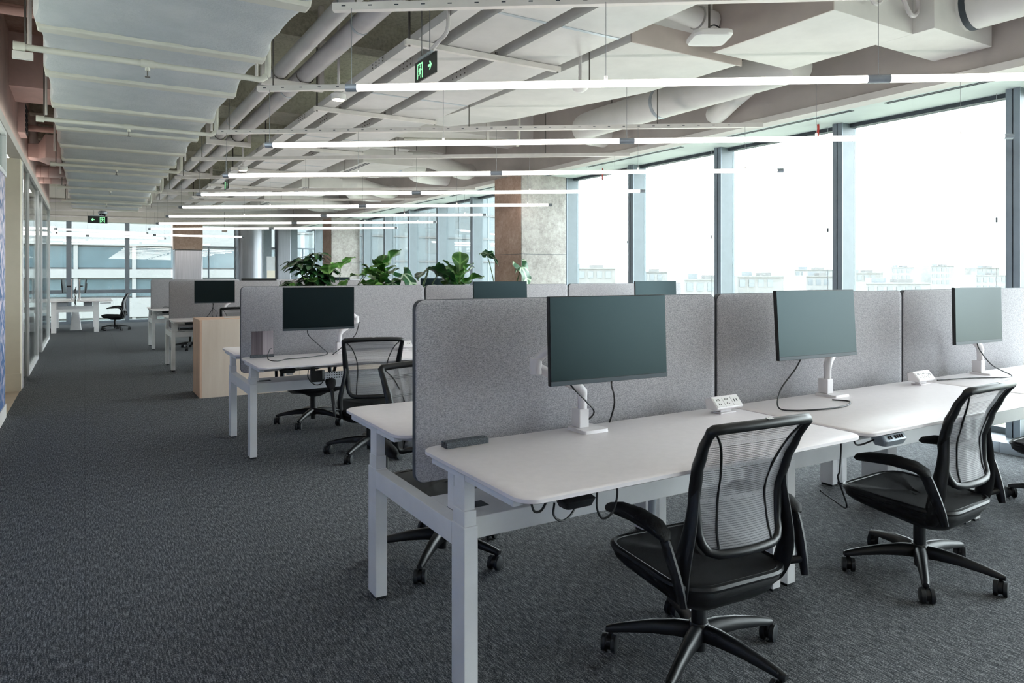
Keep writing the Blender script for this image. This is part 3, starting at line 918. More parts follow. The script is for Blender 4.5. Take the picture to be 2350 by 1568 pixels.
# cables ----------------------------------------------------------------
def cable(pts, label, r=0.0035, mat='cable_black', group=None, name='cable', n=8):
    o = MB().tube(spline(pts, n), r, 6).build(name, mat)
    return tag(o, label, 'cable', group)
cable([(1.72, 2.10, 0.97), (1.73, 2.13, 0.92), (1.80, 2.20, 0.86), (1.84, 2.25, 0.80), (1.85, 2.305, 0.70), (1.85, 2.34, 0.64)], 'black cable dropping from the nearest monitor to the divider')
cable([(1.585, 2.215, 0.93), (1.60, 2.19, 0.90), (1.655, 2.19, 0.85), (1.70, 2.20, 0.80), (1.685, 2.265, 0.74)], 'black cable along the arm of the nearest monitor')
cable([(2.86, 2.12, 0.97), (2.83, 2.14, 0.90), (2.74, 2.15, 0.81), (2.66, 2.10, 0.745), (2.70, 2.05, 0.7345), (2.85, 2.00, 0.7345), (3.0, 2.0, 0.7345), (3.12, 2.06, 0.7345), (3.09, 2.13, 0.7345)], 'black cable looping from the middle monitor onto its desk')
cable([(4.50, 2.16, 0.97), (4.53, 2.16, 0.90), (4.62, 2.13, 0.80), (4.74, 2.08, 0.7345), (4.6, 2.08, 0.7345), (4.42, 2.16, 0.7345), (4.18, 2.215, 0.7345)], 'black cable running across the window-end desk beside the socket box')
cable([(1.42, 5.31, 0.94), (1.44, 5.34, 0.88), (1.56, 5.44, 0.78), (1.62, 5.47, 0.722), (1.52, 5.43, 0.7125), (1.40, 5.37, 0.7125), (1.29, 5.36, 0.7125), (1.19, 5.27, 0.7125), (1.13, 5.28, 0.73), (1.15, 5.32, 0.79), (1.17, 5.34, 0.80)], 'black cable on the second row desk ending in a loose plug')
cable([(1.92, 5.60, 0.95), (1.86, 5.53, 0.85), (1.74, 5.50, 0.76), (1.66, 5.47, 0.7125)], 'black cable from the arm on the second row')
cable([(1.55, 10.77, 0.94), (1.55, 10.80, 0.86), (1.50, 10.84, 0.76), (1.46, 10.88, 0.7195)], 'thin black cable under the third row monitor, left strand')
cable([(1.56, 10.77, 0.94), (1.56, 10.8, 0.86), (1.62, 10.84, 0.80), (1.60, 10.87, 0.7195), (1.55, 10.85, 0.76), (1.555, 10.8, 0.86)], 'thin looped black cable under the third row monitor')
cable([(1.18, 14.0, 0.74), (1.22, 14.02, 0.76), (1.30, 14.04, 0.75), (1.36, 14.05, 0.7195)], 'short black cable on the fourth row desk')
# cables under the desks
cable([(1.075, 1.68, 0.70), (1.08, 1.67, 0.675), (1.10, 1.665, 0.675), (1.115, 1.66, 0.70)], 'small black cable loop under the corner of the nearest desk')
cable([(1.145, 1.665, 0.69), (1.14, 1.66, 0.655), (1.165, 1.655, 0.637), (1.20, 1.66, 0.648), (1.235, 1.67, 0.68)], 'black cable loop below the black handset of the nearest desk')
cable([(1.31, 1.68, 0.69), (1.31, 1.68, 0.64), (1.335, 1.685, 0.605), (1.385, 1.70, 0.61), (1.42, 1.72, 0.65), (1.425, 1.73, 0.695)], 'large black cable loop hanging under the nearest desk')
cable([(2.66, 1.80, 0.69), (2.70, 1.82, 0.62), (2.66, 1.80, 0.53), (2.68, 1.82, 0.49), (2.80, 1.86, 0.34), (2.68, 1.85, 0.40), (2.62, 1.86, 0.44)], 'black cable dangling below the joint between the two front desks', n=6)
cable([(2.60, 1.70, 0.69), (2.62, 1.70, 0.665), (2.65, 1.69, 0.665), (2.69, 1.665, 0.685)], 'black cable feeding the grey handset of the middle front desk')
cable([(1.36, 5.06, 0.66), (1.365, 5.08, 0.60), (1.42, 5.12, 0.545), (1.48, 5.16, 0.54), (1.52, 5.2, 0.58)], 'black cable loop under the second row desk')

# silver USB handset under the middle front desk
t = thing('usb_hub', 'silver grey socket strip under the edge of the middle front desk', 'socket', (2.76, 1.645, 0.683))
MB().loft([[(x, y, -0.022) for x, y in rrect(-0.065, 0.065, -0.02, 0.03, 0.012, 3)], [(x, y, 0.0) for x, y in rrect(-0.075, 0.075, -0.03, 0.04, 0.014, 3)], [(x, y, 0.0205) for x, y in rrect(-0.075, 0.075, -0.012, 0.04, 0.01, 3)]]).build('housing', 'alu', t)
for k, x in enumerate((-0.045, -0.03, 0.0, 0.015, 0.03, 0.045)):
    MB().obox((x, -0.022, 0.012), (0.004, 0.006, 0.014), (rad(-40), 0, 0)).build('port', 'socket_dark', t, smooth=False)

# desktop socket boxes ---------------------------------------------------
def make_socket():
    t = thing('desk_socket', '', 'socket')
    MB().prism([(-0.05, 0), (0.05, 0), (0.05, 0.055), (-0.05, 0.055)], 0, 0.006).build('foot', 'white_plastic', t, smooth=False, bevel=0.002)
    bxm(-0.035, 0.035, 0.015, 0.04, 0.006, 0.022).build('neck', 'white_plastic', t, smooth=False)
    prof = [(0.0, 0.018), (0.055, 0.022), (0.06, 0.062), (0.028, 0.075), (-0.012, 0.028)]
    rings = [[(x, y, z) for y, z in prof] for x in (-0.085, 0.085)]
    MB().loft(rings).build('housing', 'white_plastic', t, smooth=False, bevel=0.004)
    a = math.atan2(0.047, 0.040)
    def on_face(u, v):
        d = Vector((0, 0.040, 0.047)).normalized()
        nrm = Vector((0, -0.047, 0.040)).normalized()
        return Vector((u, -0.012, 0.028)) + d * v + nrm * 0.0006
    for u0 in (-0.055, -0.002, 0.052):
        o = MB().obox(on_face(u0, 0.03), (0.046, 0.044, 0.0016), (a, 0, 0)).build('socket_plate', 'ap_white', t, smooth=False)
        if u0 < 0.05:
            for du, dv, w_, h_ in ((-0.008, 0.042, 0.003, 0.009), (0, 0.042, 0.003, 0.009), (0.008, 0.042, 0.003, 0.009), (-0.006, 0.022, 0.003, 0.008), (0.006, 0.020, 0.006, 0.003)):
                MB().obox(on_face(u0 + du, dv), (w_, h_, 0.003), (a, 0, 0)).build('slot', 'socket_dark', o, smooth=False)
        else:
            MB().obox(on_face(u0 - 0.008, 0.032), (0.005, 0.014, 0.003), (a, 0, 0)).build('slot', 'black_plastic', o, smooth=False)
            MB().obox(on_face(u0 + 0.008, 0.032), (0.005, 0.012, 0.003), (a, 0, 0)).build('slot', 'socket_dark', o, smooth=False)
    return t
sock0 = make_socket(); first = True
for (x, y, z, lab) in ((2.42, 2.17, 0.73, 'white desktop socket box between the nearest and the middle front desk'), (3.98, 2.17, 0.73, 'white desktop socket box at the joint before the window-end desk'),
                       (5.40, 2.17, 0.73, 'white desktop socket box at the right edge beside the window'), (2.27, 5.52, 0.708, 'white desktop socket box on the second row behind the mesh chair')):
    s = sock0 if first else copy_tree(sock0)
    first = False
    s.location = (x, y, z); s.rotation_euler = (0, 0, rad(2)); s['label'] = lab; s['group'] = 'white desktop socket boxes'

# name blocks --------------------------------------------------------------
def name_block(x, y, z, plate, lab, rz):
    t = thing('name_block', lab, 'name stand', (x, y, z), rz)
    b = MB()
    b.box(-0.085, 0.085, -0.021, -0.004, 0, 0.021); b.box(-0.085, 0.085, 0.004, 0.021, 0, 0.021); b.box(-0.085, 0.085, -0.005, 0.005, 0, 0.008)
    b.build('base_bar', 'terrazzo_dark', t, smooth=False, bevel=0.001)
    if plate:
        bxm(-0.078, 0.008, -0.003, 0.003, 0.008, 0.20).build('plate', 'acrylic_dark', t, smooth=False)
        bxm(0.008, 0.082, -0.003, 0.003, 0.008, 0.20).build('plate', 'acrylic_light', t, smooth=False)
name_block(1.165, 2.255, 0.73, False, 'empty dark speckled name stand on the corner of the nearest desk', rad(2))
name_block(1.155, 5.60, 0.708, True, 'name stand with brushed silver plates on the second row desk', rad(1))

# perforated cable panel and bracket under the second row desk
t = thing('perforated_cable_panel', 'white perforated cable panel with black bracket under the second row desk', 'cable tray', (1.50, 5.14, 0.60))
bxm(0.0, 0.62, 0, 0.004, -0.025, 0.025).build('perforated_strip', 'perforated', t, smooth=False)
MB().prism([(-0.10, -0.01), (-0.02, -0.01), (0.0, 0.0), (0.0, 0.02), (-0.10, 0.02)], -0.04, 0.04).build('bracket', 'black_plastic', t, smooth=False)
bxm(-0.10, -0.07, -0.005, 0.02, 0.0401, 0.0815).build('hanger', 'black_plastic', t, smooth=False)

# white riser box and cable spine under the front row
t = thing('cable_riser', 'white floor riser box with cable spine under the middle front desk', 'cable riser', (3.90, 2.42, 0))
bxm(0, 0.10, -0.08, 0.08, 0.0, 0.40).build('riser_box', 'white_metal', t, smooth=False, bevel=0.006)
MB().tube(spline([(0.14, -0.02, 0.461), (0.17, 0.0, 0.40), (0.19, 0.02, 0.25), (0.20, 0.02, 0.0)], 5), 0.028, 14).build('spine', 'white_plastic', t)
MB().tube(spline([(-0.16, 0.03, 0.46), (-0.17, 0.03, 0.40), (-0.14, 0.03, 0.36), (-0.05, 0.03, 0.37), (0.0, 0.03, 0.39)], 5), 0.022, 12).build('cable_sock', 'edge_grey', t)
t = thing('cable_spine', 'grey cable sock dropping behind the legs of the nearest desk', 'cable riser', (2.40, 2.62, 0))
MB().tube(spline([(0, 0, 0.70), (0.02, 0, 0.58), (0.05, 0.0, 0.48), (0.03, 0.02, 0.38), (0.0, 0.02, 0.2), (0, 0.02, 0)], 5), [0.02] * 26, 10, flat=1.0).build('sock', 'edge_grey', t)

# ================================================================== task chairs
def make_chair():
    t = thing('task_chair', '', 'chair')
    # five-star base
    MB().lathe([(0.0, 0.035), (0.022, 0.035), (0.024, 0.07), (0.045, 0.085), (0.042, 0.115), (0.032, 0.135), (0.0, 0.135)]).build('hub', 'black_plastic', t)
    MB().lathe([(0.0, 0.13), (0.026, 0.13), (0.026, 0.235), (0.02, 0.24), (0.02, 0.27), (0.0, 0.27)]).build('gas_column', 'black_plastic', t)
    for k in range(5):
        a = 2 * pi * k / 5
        leg = MB()
        sec = []
        for s, z, w, h in ((0.02, 0.105, 0.03, 0.026), (0.08, 0.108, 0.027, 0.024), (0.16, 0.102, 0.022, 0.020), (0.25, 0.088, 0.018, 0.015), (0.30, 0.078, 0.017, 0.012), (0.322, 0.073, 0.012, 0.009)):
            sec.append([(s, w * x, z + h * y) for x, y in ((-0.9, -1), (0.9, -1), (1, -0.2), (0.7, 0.7), (0.25, 1), (-0.25, 1), (-0.7, 0.7), (-1, -0.2))])
        leg.loft(sec)
        lo = leg.build('base_leg', 'black_plastic', t, rot=(0, 0, a))
        sw = (0.5, -0.9, 1.4, 0.2, -1.5)[k]
        hood = MB().cyl((0.305, 0, 0.036), (0.305, 0, 0.072), 0.009, 10)
        M = Matrix.Rotation(sw, 3, 'Z')
        cx = Vector((0.305, 0, 0)) + M @ Vector((0.016, 0, 0))
        ax = M @ Vector((0, 1, 0))
        hood.tube([cx + Vector((0, 0, 0.034)) - ax * 0.008, cx + Vector((0, 0, 0.034)) + ax * 0.008], 0.026, 14)
        hood.build('caster_fork', 'black_plastic', lo)
        for s in (-1, 1):
            p = cx + Vector((0, 0, 0.031)) + ax * (0.0175 * s)
            wh = MB().tube([p - ax * 0.009, p - ax * 0.007, p + ax * 0.007, p + ax * 0.009], [0.027, 0.031, 0.031, 0.027], 18)
            wo = wh.build('wheel', 'rubber', lo)
    # seat mechanism
    MB().loft([[(x, y, 0.245) for x, y in rrect(-0.05, 0.05, -0.12, 0.08, 0.03, 3)], [(x, y, 0.275) for x, y in rrect(-0.10, 0.10, -0.17, 0.12, 0.04, 3)], [(x, y, 0.305) for x, y in rrect(-0.13, 0.13, -0.19, 0.16, 0.05, 3)]]).build('mechanism', 'black_plastic', t)
    def seat_ring(k, dz, rear=0.0):
        pts = rrect(-0.225, 0.225, -0.215, 0.265, 0.11, 7)
        out = []
        for x, y in pts:
            z = 0.352 + dz + 0.018 * max(0, y / 0.265) - (0.014 * max(0, (y - 0.18) / 0.085) ** 2)
            z -= rear * (0.265 - y) / 0.48
            out.append((x * k, 0.02 + (y - 0.02) * k, z))
        return out
    MB().loft([seat_ring(0.60, -0.066, 0.030), seat_ring(0.78, -0.064, 0.026), seat_ring(0.91, -0.050, 0.012), seat_ring(0.955, -0.03)]).build('seat_pan', 'black_plastic', t)
    MB().loft([seat_ring(0.95, -0.042), seat_ring(0.99, -0.032), seat_ring(1.005, -0.018), seat_ring(1.0, -0.002), seat_ring(0.975, 0.008), seat_ring(0.90, 0.010), seat_ring(0.5, 0.004), seat_ring(0.1, 0.002)]).build('seat', 'black_soft', t)
    rim = [Vector(p) + Vector((0, 0, 0.002)) for p in seat_ring(1.0, 0)]
    MB().tube(rim, 0.013, 8, closed=True).build('seat_rim', 'black_plastic', t)
    # backrest surface
    ZB, ZT = 0.462, 0.872
    def prof(tt):
        P = ((0, -0.205), (0.18, -0.185), (0.40, -0.178), (0.65, -0.205), (0.85, -0.245), (1.0, -0.285))
        for (a, b), (c, d) in zip(P, P[1:]):
            if tt <= c:
                s = (tt - a) / (c - a); s2 = s * s * (3 - 2 * s) * 0.5 + s * 0.5
                return b + (d - b) * s2
        return P[-1][1]
    def halfw(tt):
        return 0.162 + 0.046 * tt
    def back(u, tt):
        """u -1..1 across, tt 0..1 up"""
        x = u * halfw(tt)
        return Vector((x, prof(tt) - 0.028 * (1 - u * u), ZB + (ZT - ZB) * tt + 0.008 * (1 - u * u) * tt))
    loop = []
    for k in range(9):     # bottom, left to right with rounded corners
        u = -1 + 2 * k / 8
        loop.append(back(u * 0.72, 0.0))
    loop += [back(0.90, 0.025), back(0.985, 0.08)]
    loop += [back(1, 0.15 + 0.8 * k / 9) for k in range(10)]
    loop += [back(0.99, 0.985), back(0.95, 1.0)]
    loop += [back(0.8 - 1.6 * k / 6, 1.0) for k in range(7)]
    loop += [back(-0.95, 1.0), back(-0.99, 0.985)]
    loop += [back(-1, 0.95 - 0.8 * k / 9) for k in range(10)]
    loop += [back(-0.985, 0.08), back(-0.90, 0.025)]
    rr = []
    for p in loop:
        rr.append(0.017 if p.z > ZT - 0.02 else (0.014 + 0.006 * max(0, sin(pi * (p.z - 0.5) / 0.36)) if p.z > 0.5 else 0.015))
    MB().tube(loop, rr, 10, closed=True).build('backrest_frame', 'black_plastic', t)
    bm_ = MB().sheet(lambda a, b: back(-0.97 + 1.94 * a, 0.012 + 0.97 * b), 10, 14).build('backrest_mesh', 'mesh_cloth', t)
    th_ = MB()
    NT = 58
    for k in range(NT):
        tt = 0.02 + 0.955 * k / (NT - 1)
        th_.sheet(lambda a, b: back(-0.97 + 1.94 * a, tt + (b - 0.5) * 0.0042) + Vector((0, -0.0012, 0)), 8, 1)
    thr = th_.build('mesh_threads', 'thread_grey', t, smooth=False)
    thr['kind'] = 'stuff'
    for s in (-1, 1):
        seam = spline([back(s * 0.93, 0.985), back(s * 0.72, 0.84), back(s * 0.58, 0.62), back(s * 0.56, 0.42), back(s * 0.64, 0.18), back(s * 0.70, 0.02)], 5)
        MB().tube([p + Vector((0, -0.002, 0)) for p in seam], 0.004, 6).build('seam', 'black_soft', t)
        # upright lobe carrying the back
        up = spline([(s * 0.178, -0.10, 0.305), (s * 0.205, -0.145, 0.315), (s * 0.222, -0.165, 0.37), (s * 0.224, -0.18, 0.45), (s * 0.205, -0.190, 0.55), (s * 0.190, -0.190, 0.64), (s * 0.190, -0.197, 0.70)], 4)
        n = len(up)
        wid = [0.018, 0.026, 0.034, 0.033, 0.026, 0.021, 0.014]
        MB().tube(up, [wid[min(6, i // 4)] + (wid[min(6, i // 4 + 1)] - wid[min(6, i // 4)]) * (i % 4) / 4 for i in range(n)], 12, flat=[0.55] * n, up=(1, 0, 0)).build('back_upright', 'black_plastic', t)
        # armrest: straight blade rising forward from the lobe, then a long pad
        arm = spline([(s * 0.262, -0.226, 0.328), (s * 0.267, -0.212, 0.38), (s * 0.277, -0.185, 0.46), (s * 0.284, -0.155, 0.525), (s * 0.286, -0.10, 0.548)], 5)
        MB().cyl((s * 0.215, -0.172, 0.365), (s * 0.268, -0.212, 0.378), 0.013, 10).build('arm_pivot', 'black_plastic', t)
        n = len(arm)
        MB().tube(arm, [0.015 + 0.008 * sin(pi * i / (n - 1)) for i in range(n)], 10, flat=[0.55] * n, up=(1, 0, 0)).build('arm_support', 'black_plastic', t)
        pad = [(s * 0.286, -0.178, 0.520), (s * 0.287, -0.165, 0.534), (s * 0.287, -0.12, 0.549), (s * 0.287, -0.03, 0.556), (s * 0.285, 0.07, 0.548), (s * 0.283, 0.122, 0.537), (s * 0.283, 0.138, 0.531)]
        MB().tube(pad, [0.014, 0.028, 0.037, 0.039, 0.036, 0.027, 0.009], 14, flat=[0.6] * 7, up=(0, 0, 1)).build('armrest_pad', 'black_soft', t)
    # small silver badge on the top bar
    MB().obox(back(0, 1.0) + Vector((0, -0.004, 0.016)), (0.022, 0.014, 0.002), (rad(10), 0, 0)).build('badge', 'chrome', t, smooth=False)
    return t
chair0 = make_chair(); first = True
CH = [  # x, y, yaw, base spin ignored, label
    (1.83, 1.775, -4, -8, 'black mesh task chair in the foreground at the nearest desk'),
    (3.205, 1.775, 3, 1, 'black mesh task chair at the middle desk of the front row'),
    (4.80, 1.785, 2, 30, 'black task chair cut by the right edge of the picture, by the window'),
    (1.46, 3.07, 178, 15, 'black task chair on the far side of the nearest desk, mostly hidden by the divider'),
    (1.83, 5.10, -15, 10, 'black mesh task chair at the second row, its back facing the front desk'),
    (1.77, 6.42, 184, 20, 'black task chair on the far side of the second row, only its base showing'),
    (1.80, 10.58, -2, 0, 'black task chair behind the plywood planter, only its back frame showing'),
    (1.62, 13.86, 3, 40, 'black task chair at the fourth row, seen under the third row desk'),
]
for (x, y, yaw, spin, lab) in CH:
    c = chair0 if first else copy_tree(chair0)
    first = False
    c.location = (x, y, 0); c.rotation_euler = (0, 0, rad(yaw))
    for ch in c.children:
        if ch.name.startswith('base_leg'):
            ch.rotation_euler.z += rad(spin - yaw)
    c['label'] = lab; c['group'] = 'black mesh task chairs'

# ================================================================== services under the slab
# ---- wide wrapped duct over the corridor
t = thing('wrapped_duct', 'wide pale blue grey cloth wrapped air duct over the corridor', 'duct', (0.395, 2.4, 0))
FY = [3.82 + 1.1 * k for k in range(-1, 14)]
rn = random.Random(5)
rings = []
yy = 2.4
while yy < 18.5:
    d = min(abs(yy - f) for f in FY)
    bl = 0.03 * math.exp(-(d / 0.2) ** 2)
    hw = 0.625 + bl * 0.9 + rn.uniform(-0.007, 0.007)
    zb = 2.80 - bl * 0.7 + rn.uniform(-0.004, 0.004)
    ring = []
    for i in range(15):
        u = -1 + 2 * i / 14
        ring.append((u * (hw - 0.04), yy - 2.4, zb + rn.uniform(-0.005, 0.005)))
    ring += [(hw - 0.012, yy - 2.4, zb + 0.012), (hw, yy - 2.4, zb + 0.05), (hw, yy - 2.4, 3.22), (-hw, yy - 2.4, 3.22), (-hw, yy - 2.4, zb + 0.05), (-hw + 0.012, yy - 2.4, zb + 0.012)]
    rings.append(ring)
    yy += 0.092
MB().loft(rings).build('body', 'duct_wrap', t)
for f in FY:
    w = 0.636 + rn.uniform(-0.006, 0.006)
    o = MB().loft([[(-w, f - 2.4 - 0.05, 2.756), (w, f - 2.4 - 0.05, 2.756), (w + 0.012, f - 2.4 - 0.05, 2.83), (-w - 0.012, f - 2.4 - 0.05, 2.83)],
                   [(-w, f - 2.4 + 0.05, 2.756), (w, f - 2.4 + 0.05, 2.756), (w + 0.012, f - 2.4 + 0.05, 2.83), (-w - 0.012, f - 2.4 + 0.05, 2.83)]])
    o.build('flange', 'flange_cream', t, smooth=False, bevel=0.01)
for y in (5.2, 7.4, 9.6, 11.8, 14.0, 16.2):
    for x in (-0.70, 0.70):
        MB().cyl((x, y - 2.4 + 0.3, 2.79), (x, y - 2.4 + 0.3, ZS), 0.012, 8).build('hanger_rod', 'strut_white', t)

# ---- sprinkler branches across the duct
SPY = (5.19, 7.5, 10.5, 13.2, 15.6)
for i, y in enumerate(SPY):
    t = thing('sprinkler_pipe', ['cream sprinkler branch across the duct, nearest one', 'cream sprinkler branch across the duct, second from the front', 'cream sprinkler branch across the duct, third from the front',
              'cream sprinkler branch across the duct, fourth from the front', 'cream sprinkler branch across the duct, farthest one'][i], 'pipe', (0, y, 0), 0, 'sprinkler branches across the duct')
    z = 2.715
    MB().tube([(-0.34, 0, z), (1.03, 0, z)], 0.02, 12).build('branch', 'flange_cream', t)
    MB().tube(spline([(1.02, 0, z), (1.06, 0, z), (1.10, 0, z + 0.03), (1.11, 0, z + 0.07), (1.11, 0, 3.3)], 4), 0.021, 12).build('elbow_riser', 'flange_cream', t)
    MB().tube([(-0.37, 0, z), (-0.31, 0, z)], 0.029, 14).build('end_coupling', 'flange_cream', t)
    if i == 0:
        bxm(-0.375, -0.27, -0.015, 0.015, z - 0.075, z - 0.03).build('bracket_plate', 'strut_white', t, smooth=False)
    MB().cyl((-0.31, 0, z + 0.02), (-0.31, 0, ZS - 0.02), 0.006, 8).build('hanger', 'rod_dark', t)
    MB().tube([(0.31, 0, z), (0.39, 0, z)], 0.027, 14).build('tee', 'flange_cream', t)
    hd = MB().cyl((0.35, 0, z - 0.045), (0.35, 0, z), 0.015, 12).build('drop', 'flange_cream', t)
    MB().cyl((0.35, 0, z - 0.085), (0.35, 0, z - 0.045), 0.004, 8).build('sprinkler_head', 'rod_dark', hd)
    MB().cyl((0.35, 0, z - 0.088), (0.35, 0, z - 0.084), 0.016, 12).build('deflector', 'rod_dark', hd)
# corridor-side pipework and ducts, pink light put into their colour
for (y, z, r, lab) in ((4.6, 3.05, 0.022, 'thin pink-lit pipe crossing to the corridor wall, nearest'), (5.6, 3.05, 0.03, 'pink-lit pipe pair member crossing to the corridor wall'), (5.75, 3.12, 0.022, 'thin pink-lit pipe just behind the pink-lit pair'), (10.0, 3.05, 0.035, 'pink-lit pipe crossing to the wall grille')):
    o = MB().tube([(XW + 0.001, y, z), (-0.265, y, z)], r, 12).build('wall_pipe', 'pipe_pink_lit')
    tag(o, lab, 'pipe', 'pink-lit pipes at the corridor wall')
t = thing('wall_grille', 'air grille with pink-lit frame high on the corridor wall', 'grille', (XW, 9.75, 2.92))
bxm(0.0, 0.07, -0.2, 0.2, 0, 0.36).build('box_frame', 'plaster_pink_lit', t, smooth=False, bevel=0.004)
for k in range(6):
    bxm(0.07, 0.076, -0.17, 0.17, 0.03 + k * 0.052, 0.06 + k * 0.052).build('louvre', 'gap_dark', t, smooth=False)
t = thing('branch_duct', 'pink-lit insulated duct stub joining the corridor wall', 'duct', (XW, 11.3, 0))
MB().loft([[(0.0, -0.14, 2.87), (0.0, 0.14, 2.87), (0.0, 0.14, 3.05), (0.0, -0.14, 3.05)], [(0.12, -0.15, 2.86), (0.12, 0.15, 2.86), (0.12, 0.15, 3.06), (0.12, -0.15, 3.06)],
           [(0.2, -0.34, 2.85), (0.2, 0.34, 2.85), (0.2, 0.34, 3.16), (0.2, -0.34, 3.16)], [(0.37, -0.34, 2.85), (0.37, 0.34, 2.85), (0.37, 0.34, 3.16), (0.37, -0.34, 3.16)]]).build('insulated_box', 'plaster_pink_lit', t, smooth=False, bevel=0.01)
for i, y in enumerate((13.1, 14.0)):
    t = thing('round_duct', ['pink-lit round duct elbow at the corridor wall, nearer one', 'pink-lit round duct elbow at the corridor wall, farther one'][i], 'duct', (XW, y, 2.93))
    MB().tube(spline([(0.0, 0, 0), (0.14, 0, 0), (0.26, 0.05, 0.01), (0.31, 0.2, 0.03), (0.31, 0.5, 0.05)], 3), 0.09, 14).build('elbow', 'plaster_pink_lit', t)
    for x in (0.05, 0.15):
        MB().tube([(x, 0, 0), (x + 0.015, 0, 0)], 0.094, 14).build('joint_ring', 'pipe_pink_lit', t)

# ---- two grey pipes beside the duct
for (x, r, lab) in ((1.465, 0.062, 'thinner grey pipe of the pair beside the wrapped duct'), (1.68, 0.074, 'thicker grey pipe of the pair beside the wrapped duct')):
    t = thing('grey_pipe', lab, 'pipe', (x, 1.5, 3.12))
    MB().tube([(0, 0, 0), (0, 16.8, 0)], r, 20).build('run', 'pipe_grey', t)
    for k in range(8):
        MB().tube([(0, 0.9 + 2.1 * k + (0.35 if r > 0.07 else 0), 0), (0, 0.93 + 2.1 * k + (0.35 if r > 0.07 else 0), 0)], r + 0.003, 20).build('joint_ring', 'alu', t)
TRP = (3.1, 6.35, 9.6, 12.85, 16.1)
for i, y in enumerate(TRP):
    t = thing('pipe_trapeze', ['white steel hanger under the two grey pipes, overhead one', 'white steel hanger under the two grey pipes, first in view', 'white steel hanger under the two grey pipes, second in view',
              'white steel hanger under the two grey pipes, third in view', 'white steel hanger under the two grey pipes, farthest'][i], 'hanger', (1.57, y, 0), 0, 'hangers of the two grey pipes')
    bxm(-0.27, 0.27, -0.03, 0.03, 2.985, 3.04).build('cross_bar', 'strut_white', t, smooth=False, bevel=0.003)
    for x in (-0.27, 0.23):
        bxm(x, x + 0.04, -0.03, 0.03, 3.04, ZS - 0.25 if False else ZS).build('drop_bar', 'strut_white', t, smooth=False)
    for x, r in ((-0.105, 0.062), (0.11, 0.074)):
        MB().tube([(x + (r + 0.006) * cos(a), 0, 3.12 + (r + 0.006) * sin(a)) for a in [pi * k / 10 + pi for k in range(11)]], 0.004, 6).build('u_clip', 'rod_dark', t)

# ---- three cable trays on strut supports
ZT_ = 2.95
TR = ((1.947, 2.067, 0.06, 'narrow cable tray, left of three running over the desks'), (2.177, 2.523, 0.10, 'wide cable tray, middle of three running over the desks'), (2.65, 3.123, 0.10, 'widest cable tray, right of three running over the desks'))
SUP = [2.26 + 2.25 * k for k in range(7)]
for (x0, x1, h, lab) in TR:
    t = thing('cable_tray', lab, 'cable tray', (x0, 1.2, ZT_))
    w = x1 - x0
    L_ = 16.6
    bxm(0, w, 0, L_, 0, 0.004).build('tray_bottom', 'tray_grey', t, smooth=False)
    for x in (0, w - 0.004):
        bxm(x, x + 0.004, 0, L_, 0.004, h).build('tray_side', 'tray_grey', t, smooth=False)
    for k in range(6):
        yk = 1.65 + 2.25 * k
        sp = bxm(-0.003, 0, yk, yk + 0.28, 0.008, h - 0.008).build('splice_plate', 'tray_grey', t, smooth=False)
        for a in range(4):
            for b in range(2):
                MB().cyl((-0.008, yk + 0.03 + a * 0.073, h * (0.3 + 0.4 * b)), (-0.003, yk + 0.03 + a * 0.073, h * (0.3 + 0.4 * b)), 0.006, 6).build('bolt', 'rod_dark', sp)
        bxm(0, w, yk + 0.9, yk + 0.93, -0.003, 0).build('joint_strip', 'alu', t, smooth=False)
for i, y in enumerate(SUP):
    t = thing('tray_support', ('strut bar under the cable trays, ' + ['overhead, out of the picture', 'first in view beside the exit sign', 'second in view behind the front light tube', 'third in view', 'fourth in view', 'fifth in view', 'farthest'][i]), 'strut', (1.87, y, ZT_), 0, 'strut bars under the cable trays')
    bxm(0, 1.28, -0.02, 0.02, -0.042, -0.004).build('strut', 'strut_white', t, smooth=False)
    for x in (0.03, 1.262):
        MB().cyl((x, 0, -0.05), (x, 0, ZS - ZT_), 0.008, 8).build('threaded_rod', 'rod_dark', t)
    for x in (0.253, 0.715):
        MB().cyl((x, 0, -0.004), (x, 0, 0.02), 0.012, 6).build('nut', 'rod_dark', t)

